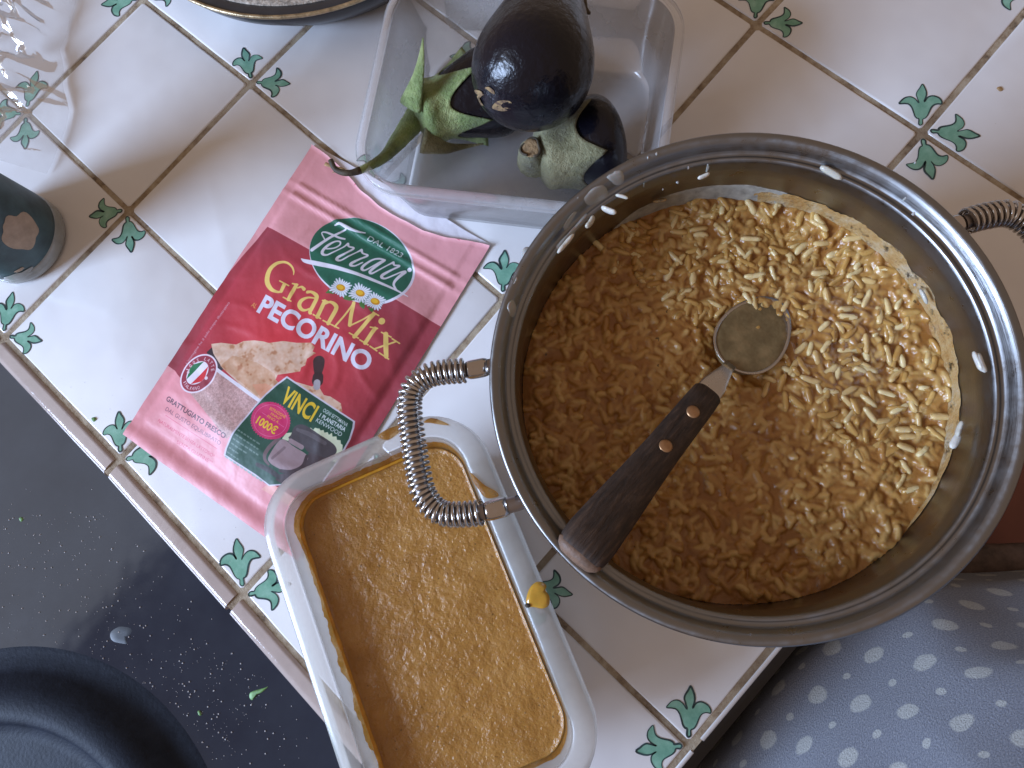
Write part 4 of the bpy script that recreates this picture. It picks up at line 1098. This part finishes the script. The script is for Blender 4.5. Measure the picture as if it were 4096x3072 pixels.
TS = np.linalg.norm(T(1100, 1300) - T(1000, 1300)) / 100      # texels per photo pixel
def stroke(pts, col, o=(0, 0), s=1.0, curve=True):
    P = np.array([T(o[0] + p[0] / s, o[1] + p[1] / s) for p in pts]); Wd = np.array([p[2] / s * TS for p in pts])
    if curve and len(P) > 2:
        A = smoothpath(np.c_[P, Wd], max(24, len(P) * 10)); P, Wd = A[:, :2], A[:, 2]
    stroket(P, Wd, col)
_fonts = {}
def glyphs(txt, off):
    cu = bpy.data.curves.new('t', 'FONT'); cu.body = txt; cu.size = 1; cu.offset = off; cu.resolution_u = 5
    o = bpy.data.objects.new('t', cu); COL.objects.link(o)
    bpy.context.view_layer.update()
    me = o.evaluated_get(bpy.context.evaluated_depsgraph_get()).to_mesh(); me.calc_loop_triangles()
    V = np.array([v.co[:2] for v in me.vertices]); Tr = np.array([t.vertices[:] for t in me.loop_triangles])
    o.to_mesh_clear() if hasattr(o, 'to_mesh_clear') else None
    bpy.data.objects.remove(o); bpy.data.curves.remove(cu)
    return V, Tr
def text(txt, p0, p1, cap, col, o=(0, 0), s=1.0, off=0.0, up=None, alpha=1.0):
    """text on the baseline p0..p1 (photo px), with the given capital height"""
    V, Tr = glyphs(txt, off)
    if not len(V): return
    p0 = np.array([o[0] + p0[0] / s, o[1] + p0[1] / s]); p1 = np.array([o[0] + p1[0] / s, o[1] + p1[1] / s]); d = p1 - p0; L = np.linalg.norm(d); d = d / L
    if up is None: up = np.array([d[1], -d[0]])
    V = V.copy(); V[:, 0] -= V[:, 0].min(); V[:, 0] *= L / V[:, 0].max(); capu = .69
    Q = np.array([T(*(p0 + d * v[0] + up * (v[1] / capu) * cap / s)) for v in V])
    ss = 4; x0, y0 = np.maximum(np.floor(Q.min(0)).astype(int) - 1, 0); x1, y1 = np.minimum(np.ceil(Q.max(0)).astype(int) + 1, (TW, TH))
    if x1 <= x0 or y1 <= y0: return
    m = np.zeros(((y1 - y0) * ss, (x1 - x0) * ss), bool); Q = (Q - (x0, y0)) * ss
    for t in Tr:
        a, b, c = Q[t]
        lo = np.maximum(np.floor(np.min([a, b, c], 0)).astype(int), 0); hi = np.minimum(np.ceil(np.max([a, b, c], 0)).astype(int) + 1, m.shape[::-1])
        if hi[0] <= lo[0] or hi[1] <= lo[1]: continue
        gx, gy = np.meshgrid(np.arange(lo[0], hi[0]) + .5, np.arange(lo[1], hi[1]) + .5)
        e = lambda p, q: (q[0] - p[0]) * (gy - p[1]) - (q[1] - p[1]) * (gx - p[0])
        w0, w1, w2 = e(a, b), e(b, c), e(c, a); m[lo[1]:hi[1], lo[0]:hi[0]] |= ((w0 >= 0) & (w1 >= 0) & (w2 >= 0)) | ((w0 <= 0) & (w1 <= 0) & (w2 <= 0))
    blend(x0, y0, m.reshape(y1 - y0, ss, x1 - x0, ss).mean((1, 3)) * alpha, col)
def R1(x, y): return (400 + x * 1.025, 500 + y * 1.025)
# fields of colour
uT, vT = xx / TW, yy / TH
mar = np.array([152, 58, 70]) / 255; red = np.array([208, 58, 68]) / 255
gc = T(*R1(720, 860)); gd = np.hypot((xx - gc[0]) / 470, (yy - gc[1]) / 390); g = np.clip(1.15 - gd, 0, 1) ** .8
field = mar * (1 - g[..., None]) + red * g[..., None]
poly([R1(640, 385), R1(1335, 785), R1(1420, 700), R1(1200, 1150), R1(1050, 1330), R1(880, 1600), R1(700, 1490), R1(640, 1420), R1(560, 1200), R1(430, 1060), R1(310, 990), R1(270, 950), R1(200, 900)], field)
poly([R1(150, 1000), R1(268, 948), R1(310, 990), R1(430, 1062), R1(480, 1130), R1(500, 1300), R1(640, 1400), R1(900, 1560), R1(600, 1900), R1(-100, 1500)], (226, 150, 156))
poly([R1(660, 1395), R1(775, 1470), R1(750, 1500), R1(620, 1420)], (232, 170, 160))
# the cheese
n1_, n2_ = vnoise(26, 1), vnoise(9, 2); n3_ = vnoise(4, 3)
ch = np.stack([.90 - .07 * n1_ - .04 * n2_, .80 - .11 * n1_ - .08 * n2_, .73 - .15 * n1_ - .10 * n2_], -1)
sp_ = np.clip((n1_ * .7 + n2_ * .4 - .72) * 5, 0, 1)[..., None]; ch = ch * (1 - sp_ * .6) + np.array([.66, .42, .28]) * sp_ * .6
poly([R1(412, 885), R1(432, 866), R1(490, 950), R1(466, 965)], (62, 50, 54))
ce = [(428, 852), (470, 848), (530, 856), (560, 843), (600, 841), (640, 846), (664, 853), (720, 846), (770, 852), (828, 852), (842, 868), (834, 886), (846, 892), (812, 915), (806, 940), (790, 948), (786, 964), (740, 972), (700, 978), (690, 996), (705, 1010), (760, 1002), (830, 1022), (850, 1010), (876, 1055), (900, 1060), (940, 1086), (944, 1118), (905, 1120), (700, 1060), (640, 1080), (600, 1060), (478, 948), (440, 890)]
poly([R1(*q) for q in ce], ch)
poly([R1(470, 940), R1(520, 900), R1(620, 930), R1(690, 975), R1(690, 1000), R1(620, 1060), R1(560, 1010)], ch * np.array([.93, .86, .78]), .8)
poly([R1(600, 1015), R1(650, 1010), R1(690, 1030), R1(640, 1080)], (220, 150, 118), .7)
grc = np.stack([.70 + .16 * (n3_ - .5) + .10 * n2_, .585 + .16 * (n3_ - .5) + .08 * n2_, .56 + .16 * (n3_ - .5) + .08 * n2_], -1)
poly([R1(452, 952), R1(628, 1078), R1(600, 1110), R1(540, 1200), R1(495, 1225), R1(440, 1150), R1(345, 1040), R1(400, 1010)], grc, .92)
stroke([(*R1(440, 942), 13), (*R1(630, 1080), 13)], (226, 222, 232))
# grater knob
stroke([(*R1(857, 925), 44), (*R1(856, 945), 40), (*R1(854, 975), 26)], (66, 44, 46)); stroke([(*R1(854, 985), 40), (*R1(852, 1000), 42)], (60, 40, 42)); stroke([(*R1(850, 1008), 26), (*R1(849, 1022), 26)], (170, 165, 170))
# round seal
B4 = lambda x, y: (600 + x / 3.0175, 1350 + y / 3.0175)
def ell(cx, cy, a, b, ang, col, n=72, f=lambda x, y: (x, y)):
    poly([f(cx + a * math.cos(t) * math.cos(ang) - b * math.sin(t) * math.sin(ang), cy + a * math.cos(t) * math.sin(ang) + b * math.sin(t) * math.cos(ang)) for t in np.linspace(0, 2 * PI, n, endpoint=False)], col)
an = math.radians(-44)
ell(577, 433, 272, 203, an, (232, 218, 228), f=B4); ell(577, 433, 252, 184, an, (150, 52, 68), f=B4)
ell(562, 424, 165, 118, an, (232, 226, 236), f=B4)
def slot(lo, hi, col):
    P = [(lo * 118, y) for y in (-1, 1)]; out = []
    for t in np.linspace(-1, 1, 24): out.append((lo, t))
    pts = []
    for l_, rng in ((lo, np.linspace(-1, 1, 20)), (hi, np.linspace(1, -1, 20))):
        for t in rng:
            yv = l_ * 118; xv = t * 165 * math.sqrt(max(0, 1 - l_ * l_)); pts.append(B4(562 + xv * math.cos(an) - yv * math.sin(an), 424 + xv * math.sin(an) + yv * math.cos(an)))
    poly(pts, col)
slot(-.98, -.36, (30, 110, 66)); slot(.36, .98, (208, 44, 54))
def arc(txt, t0, t1, r, flip, col):
    for k, c_ in enumerate(txt):
        t = math.radians(t0 + (t1 - t0) * (k + .5) / len(txt))
        if c_ == ' ': continue
        px = 577 + r * 1.36 * math.cos(t) * math.cos(an) - r * math.sin(t) * math.sin(an); py = 433 + r * 1.36 * math.cos(t) * math.sin(an) + r * math.sin(t) * math.cos(an)
        o = np.array([px - 570, py - 428]); o /= np.linalg.norm(o); tg = np.array([-o[1], o[0]]) * (-1 if flip else 1); u_ = -o if flip else o
        h = 40; hw = 5 if c_ in 'I1' else 14; b0 = np.array([px, py]) - u_ * h / 2 - tg * hw; b1 = b0 + tg * 2 * hw
        text(c_, b0, b1, h, col, (600, 1350), 3.0175, .01, up=u_)
arc('100% LATTE', -118, 8 + 40, 152, False, (232, 205, 212)); arc('ITALIANO', 205, 118, 152, True, (232, 205, 212))
stroke([(437, 413, 34)], (225, 200, 208), (600, 1350), 3.0175); stroke([(680, 490, 40)], (232, 215, 222), (600, 1350), 3.0175)
# oval emblem
E4 = ((1200, 850), 4.148)
F4 = lambda x, y: (1200 + x / 4.148, 850 + y / 4.148)
ea = math.atan2(.49, .87)
ell(1018, 786, 905, 690, ea, (226, 224, 238), f=F4); ell(1003, 768, 884, 668, ea, (38, 102, 80), f=F4)
WH = (230, 228, 240)
for pts in ([(540, 165, 26), (620, 140, 40), (720, 190, 55), (850, 250, 45), (960, 285, 36), (1045, 295, 22)],
            [(720, 230, 30), (600, 310, 38), (480, 390, 44), (370, 480, 50), (270, 570, 58), (205, 625, 60)],
            [(400, 440, 22), (340, 320, 20), (400, 300, 30), (500, 335, 36), (620, 385, 36), (710, 405, 30)],
            [(440, 600, 24), (560, 580, 26), (640, 520, 28), (640, 460, 28), (560, 460, 30), (450, 540, 46), (380, 640, 50), (390, 700, 46), (460, 710, 30), (580, 640, 26), (700, 560, 24), (770, 490, 40)],
            [(770, 495, 44), (790, 540, 30), (870, 570, 34), (760, 660, 34), (640, 740, 48), (620, 790, 46), (680, 800, 30), (800, 720, 26), (920, 640, 24), (995, 590, 40)],
            [(995, 600, 44), (1020, 650, 30), (1100, 690, 34), (980, 760, 34), (860, 840, 48), (850, 880, 46), (920, 885, 28), (1030, 820, 24)],
            [(1380, 760, 40), (1290, 740, 34), (1180, 770, 34), (1060, 870, 46), (1030, 940, 46), (1080, 960, 30), (1200, 880, 26), (1320, 790, 26), (1380, 765, 36), (1240, 890, 44), (1160, 980, 46), (1190, 1010, 34), (1290, 950, 26), (1430, 850, 24), (1520, 790, 40)],
            [(1520, 800, 44), (1540, 840, 30), (1620, 850, 34), (1500, 930, 34), (1370, 1020, 48), (1350, 1070, 46), (1410, 1085, 30), (1540, 1020, 26), (1650, 960, 30), (1710, 950, 56)],
            [(1710, 955, 60), (1620, 1050, 50), (1560, 1130, 44), (1550, 1200, 36), (1600, 1280, 24), (1640, 1310, 20)], [(1785, 910, 72)],
            [(30, 775, 16), (100, 815, 60), (300, 860, 75), (700, 950, 62), (1100, 1080, 50), (1500, 1240, 36), (1700, 1340, 24), (1780, 1385, 12)]):
    stroke(pts, WH, *E4)
text('DAL 1823', (1085, 425), (1650, 720), 92, (200, 214, 214), *E4, off=.012)
for P in ([(440, 1350), (500, 1290), (600, 1370)], [(735, 1450), (745, 1390), (880, 1400), (930, 1470), (830, 1475)], [(985, 1480), (1080, 1490), (1090, 1570), (1070, 1615), (1010, 1570)], [(1130, 1580), (1230, 1600), (1220, 1660), (1180, 1650)]):
    poly([F4(*q) for q in P], (74, 118, 56))
for cx_, cy_, rr_ in ((690, 1258, 185), (1250, 1478, 170), (1008, 1345, 190)):
    for k in range(21):
        t = 2 * PI * k / 21 + .1; c_, s_ = math.cos(t), math.sin(t) * .86; q = .86 + .14 * math.sin(k * 5.1)
        stroke([(cx_ + 60 * c_, cy_ + 60 * s_, 18), (cx_ + rr_ * q * .7 * c_, cy_ + rr_ * q * .7 * s_, 42), (cx_ + rr_ * q * c_, cy_ + rr_ * q * s_, 26)], (150, 166, 178), *E4, curve=False)
        stroke([(cx_ + 60 * c_, cy_ + 60 * s_, 12), (cx_ + rr_ * q * .7 * c_, cy_ + rr_ * q * .7 * s_, 30), (cx_ + rr_ * q * c_, cy_ + rr_ * q * s_, 16)], (226, 230, 238), *E4, curve=False)
    ell(cx_ + 2, cy_ + 2, 76, 54, .3, (205, 140, 24), f=F4); ell(cx_ - 8, cy_ - 6, 56, 36, .3, (232, 184, 48), f=F4)
# title
G3 = ((1000, 1000), 3.319); YE = (226, 196, 110)
for pts in ([(588, 335, 12), (590, 290, 22), (565, 230, 26), (510, 180, 28), (440, 158, 34), (350, 175, 48), (270, 240, 62), (232, 330, 70), (228, 420, 70), (260, 490, 60), (310, 540, 46), (380, 565, 30), (425, 560, 26)],
            [(425, 555, 44), (468, 470, 50)], [(405, 418, 18), (525, 482, 18)], [(622, 475, 50), (522, 662, 50)], [(452, 635, 18), (558, 690, 18)], [(572, 452, 18), (640, 468, 26)], [(640, 510, 18), (695, 498, 30), (728, 528, 46)],
            [(775, 568, 40), (830, 568, 34), (890, 610, 52), (895, 660, 54), (850, 750, 54), (805, 830, 48), (825, 852, 20)], [(880, 650, 18), (780, 642, 26), (695, 680, 48), (665, 740, 54), (695, 795, 42), (750, 805, 28), (830, 775, 20)],
            [(1008, 695, 50), (905, 895, 50)], [(978, 682, 18), (1040, 692, 18)], [(852, 866, 18), (945, 917, 18)], [(1000, 730, 24), (1080, 702, 32), (1148, 745, 52), (1148, 810, 54), (1048, 980, 50)], [(980, 942, 18), (1078, 992, 18)],
            [(1390, 705, 22), (1260, 880, 24), (1135, 1022, 24)], [(1090, 997, 18), (1186, 1045, 18)], [(1388, 712, 46), (1352, 860, 50), (1332, 1000, 50)], [(1335, 1010, 20), (1500, 930, 20), (1650, 842, 22)], [(1645, 855, 50), (1392, 1155, 50)], [(1640, 832, 22), (1708, 870, 18)], [(1326, 1106, 18), (1445, 1175, 18)],
            [(1748, 943, 84)], [(1662, 1045, 50), (1530, 1235, 50)], [(1602, 1028, 18), (1692, 1042, 22)], [(1462, 1196, 18), (1568, 1260, 18)], [(1800, 1115, 60), (1800, 1280, 62), (1800, 1405, 56)], [(1745, 1092, 18), (1868, 1152, 18)], [(1712, 1362, 18), (1830, 1440, 18)],
            [(1925, 1210, 20), (1790, 1262, 22), (1645, 1312, 20)], [(1880, 1172, 18), (1974, 1230, 18)], [(1592, 1276, 18), (1680, 1336, 18)]):
    stroke(pts, YE, *G3)
GW = (216, 214, 228)
# PECORINO letter by letter along its line
pd = np.array([.872, .489]); pu = np.array([.479, -.878])
p0_ = np.array([92., 812.]); text('PECORINO', p0_, p0_ + pd * 1655, 243, GW, *G3, off=.035, up=pu)
text('AL', (8, 742), (72, 778), 62, (224, 164, 90), *G3, off=.01)
# small print
C4_ = ((600, 1350), 3.0175)
text('GRATTUGIATO FRESCO', (150, 745), (905, 1222), 62, (84, 50, 66), *C4_, off=.02); text('DAL GUSTO EQUILIBRATO', (142, 868), (835, 1300), 50, (128, 78, 98), *C4_)
stroke([(150, 930, 6), (790, 1340, 6)], (208, 84, 108), *C4_)
text('NATURALMENTE SENZA LATTOSIO*', (40, 1005), (735, 1450), 42, (206, 72, 98), *C4_); text('SENZA GLUTINE**', (262, 1268), (705, 1527), 44, (206, 72, 98), *C4_)
text("L'immagine ha il solo scopo illustrativo", R1(330, 930), R1(500, 690), 11, (205, 170, 180))
text('FRESCHEZZA RICHIUDIBILE', R1(985, 222), R1(1398, 440), 20, (188, 58, 84), off=.008)
# promo panel
V3 = ((880, 1500), 3.607)
Q3 = lambda x, y: (880 + x / 3.607, 1500 + y / 3.607)
pp_ = [(990, 55), (1900, 668), (1886, 760), (1830, 920), (1740, 1080), (1640, 1260), (1480, 1480), (1350, 1700), (1000, 1560), (690, 1582), (500, 1430), (62, 1148), (92, 1058), (190, 890), (330, 700), (520, 470), (690, 290), (850, 150)]
c3 = np.mean(pp_, 0); poly([Q3(*(c3 + (np.array(q) - c3) * 1.032)) for q in pp_], (206, 200, 212)); poly([Q3(*q) for q in pp_], (28, 74, 56))
poly([Q3(*q) for q in [(1310, 760), (1345, 790), (1370, 760), (1425, 775), (1425, 760), (1450, 800), (1490, 790), (1500, 830), (1545, 820), (1560, 860), (1605, 830), (1610, 885), (1665, 880), (1670, 930), (1720, 935), (1722, 985), (1745, 1000), (1740, 1080), (1640, 1260), (1500, 1150), (900, 920), (960, 840), (1040, 830)]], (206, 214, 182))
poly([Q3(*q) for q in [(1660, 1090), (1480, 1480), (1350, 1700), (1000, 1640), (780, 1510), (860, 1430), (1040, 1400), (1230, 1240), (1270, 1110)]], (70, 58, 62))
poly([Q3(*q) for q in closed([(1030, 860), (1070, 760), (1150, 715), (1250, 735), (1420, 850), (1600, 975), (1655, 1050), (1650, 1120), (1560, 1190), (1400, 1160), (1250, 1100), (1180, 1010), (1000, 920)], 78)], (72, 66, 70))
stroke([(1120, 790, 40), (1300, 860, 60), (1500, 980, 50)], (94, 88, 92), *V3)
poly([Q3(*q) for q in closed([(890, 930), (1060, 1030), (1250, 1160), (1220, 1270), (1130, 1350), (980, 1390), (850, 1350), (720, 1265), (710, 1170)], 60)], (156, 134, 138))
stroke([(860, 915, 50), (740, 1020, 54), (660, 1130, 54), (650, 1220, 44), (700, 1290, 30)], (112, 92, 94), *V3); stroke([(1240, 1170, 40), (1180, 1320, 50), (1030, 1400, 60), (860, 1380, 40)], (66, 52, 56), *V3)
stroke([(930, 1050, 36), (760, 1200, 36)], (128, 108, 112), *V3); stroke([(1020, 950, 60), (1170, 1040, 62)], (150, 130, 134), *V3)
stroke([(530, 1290, 50), (700, 1370, 70), (840, 1470, 60)], (58, 54, 56), *V3)
ell(742, 662, 284, 262, .6, (196, 36, 96), f=Q3)
for k in range(44):
    t = 2 * PI * k / 44; stroke([(742 + 276 * math.cos(t), 662 + 258 * math.sin(t), 24)], (196, 36, 96), *V3)
stroke([(742 + 240 * math.cos(t), 662 + 226 * math.sin(t), 5) for t in np.linspace(0, 2 * PI, 60)], (226, 120, 160), *V3)
YL = (228, 190, 48); SY = (222, 160, 60)
p0_ = np.array([880., 380.]); text('VINCI', p0_, p0_ + np.array([.832, .555]) * 528, 240, YL, *V3, off=.03, up=np.array([.50, -.866]))
text('OGNI SETTIMANA', (1480, 525), (1812, 742), 54, (214, 222, 222), *V3, off=.012); text('1 PLANETARIA', (1428, 602), (1778, 812), 60, (220, 226, 228), *V3, off=.025); text('KENWOOD', (1380, 668), (1722, 884), 60, (218, 224, 226), *V3, off=.004)
text('ESTRAZIONE', (728, 500), (950, 632), 42, SY, *V3, off=.02); text('FINALE*', (740, 578), (890, 658), 38, SY, *V3, off=.02); text('FINO A', (690, 612), (850, 705), 38, SY, *V3, off=.02)
stroke([(620, 545, 5), (690, 590, 5)], (226, 120, 160), *V3); stroke([(860, 705, 5), (935, 755, 5)], (226, 120, 160), *V3)
text('1000\u20ac', (525, 690), (800, 862), 112, YL, *V3, off=.03)
rz = random.Random(4)
for k in range(7):     # the unreadably small lines
    x_, y_ = 285 - k * 38, 800 + k * 62; e_ = (330, 360, 400, 250, 130, 200, 620)[k]; t = 0
    while t < e_:
        w2 = rz.uniform(14, 46); stroke([(x_ + .83 * t, y_ + .56 * t, 20), (x_ + .83 * (t + w2), y_ + .56 * (t + w2), 20)], (104, 128, 118) if k < 6 else (150, 168, 162), *V3); t += w2 + 30
IMG *= (1 + .03 * (vnoise(60, 8) - .5))[..., None]
img = bpy.data.images.new('packet_print', TW, TH, alpha=False)
buf = np.ones((TH, TW, 4), np.float32); buf[..., :3] = np.clip(IMG[::-1], 0, 1); img.pixels.foreach_set(buf.ravel()); img.update(); img.pack()
m = NT('printed_foil'); it = m.n('ShaderNodeTexImage', image=img, interpolation='Cubic'); m.l(m.tc.outputs['UV'], it.inputs[0])
m.set(Base_Color=it.outputs['Color'], Roughness=m.ramp(m.noise(40, 3), (.3, .42), (.7, .52)), Coat_Weight=.05, Coat_Roughness=.3)
m.bump(m.noise(70, 3, .5), .0007); MT['print'] = m.m
MT['inner'] = simple('white_packet_lining', (.78, .75, .80), .35, var=.05, bump=.001, bscale=60)

def zip_h(v):
    h = 0
    for c_, w_, a_ in ((.125, .0065, .0011), (.160, .0075, .0013)): h += a_ * math.exp(-((v - c_) / w_) ** 2)
    return h
def pack_h(u, v):
    b = max(0, math.sin(PI * min(1, max(0, (u - .055) / .89)))) ** .55 * max(0, min(1, (v - .17) / .10)) * max(0, min(1, (.935 - v) / .12))
    h = .0016 + .0052 * b * (1 + .18 * nz(u * 4, v * 6, 2)) + zip_h(v) * (1 if .05 < u < .95 else .3)
    h += .0005 * nz(u * 9, v * 14, 5) + 0.00032 * max(0, 1 - abs(nz(u * 5 + v * 4, v * 9 - u * 3, 8)) * 5) * (.4 + b)
    if u > .925 or u < .05: h -= .0004
    if v > .93: h -= .0005 * math.sin((v - .93) * 90)
    return max(h, .0010)
def pk(u, v, off=0.0): return (*(PTL + PEU * PWd * u + PEV * PLn * v), pack_h(u, v) + off)
packet = thing('packet', 'pink and red printed foil packet of grated cheese lying on the tiles', 'packet', (*(PTL + PEU * PWd * .5 + PEV * PLn * .5), 0))
NU, NV = 90, 150
def topcut(u): return np.interp(u, [0, .10, .22, .34, .46, .58, .70, .82, .90, 1.0], [.0, .004, .022, .046, .060, .062, .058, .040, .018, .0]) + .003 * nz(u * 14, 2.2)
V = []; Fc = []; uvs = []
for b in range(NV + 1):
    for a in range(NU + 1):
        u = a / NU; v0 = topcut(u); v = v0 + (1 - v0) * b / NV
        V.append(pk(u, v, .0008 if b == 0 else 0)); uvs.append((u, 1 - v))
for b in range(NV):
    for a in range(NU): Fc.append((b * (NU + 1) + a, b * (NU + 1) + a + 1, (b + 1) * (NU + 1) + a + 1, (b + 1) * (NU + 1) + a))
part('front_panel', V, Fc, MT['print'], packet, uv=uvs)
V = []; Fc = []
for b in range(21):
    for a in range(NU + 1):
        u = a / NU; v = -.006 + .010 * nz(u * 5, 7) * math.sin(PI * u) + (1.004) * (b / 20 if b > 12 else b / 60) ; 
        q = PTL + PEU * PWd * u + PEV * PLn * v
        cr = max(0, 1 - v / .08) * math.sin(PI * u) ** 2
        V.append((*q, .0007 + .0012 * cr * (1 + nz(u * 11, v * 30))))
for b in range(20):
    for a in range(NU): Fc.append((b * (NU + 1) + a, b * (NU + 1) + a + 1, (b + 1) * (NU + 1) + a + 1, (b + 1) * (NU + 1) + a))
part('back_panel', V, Fc, MT['inner'], packet)
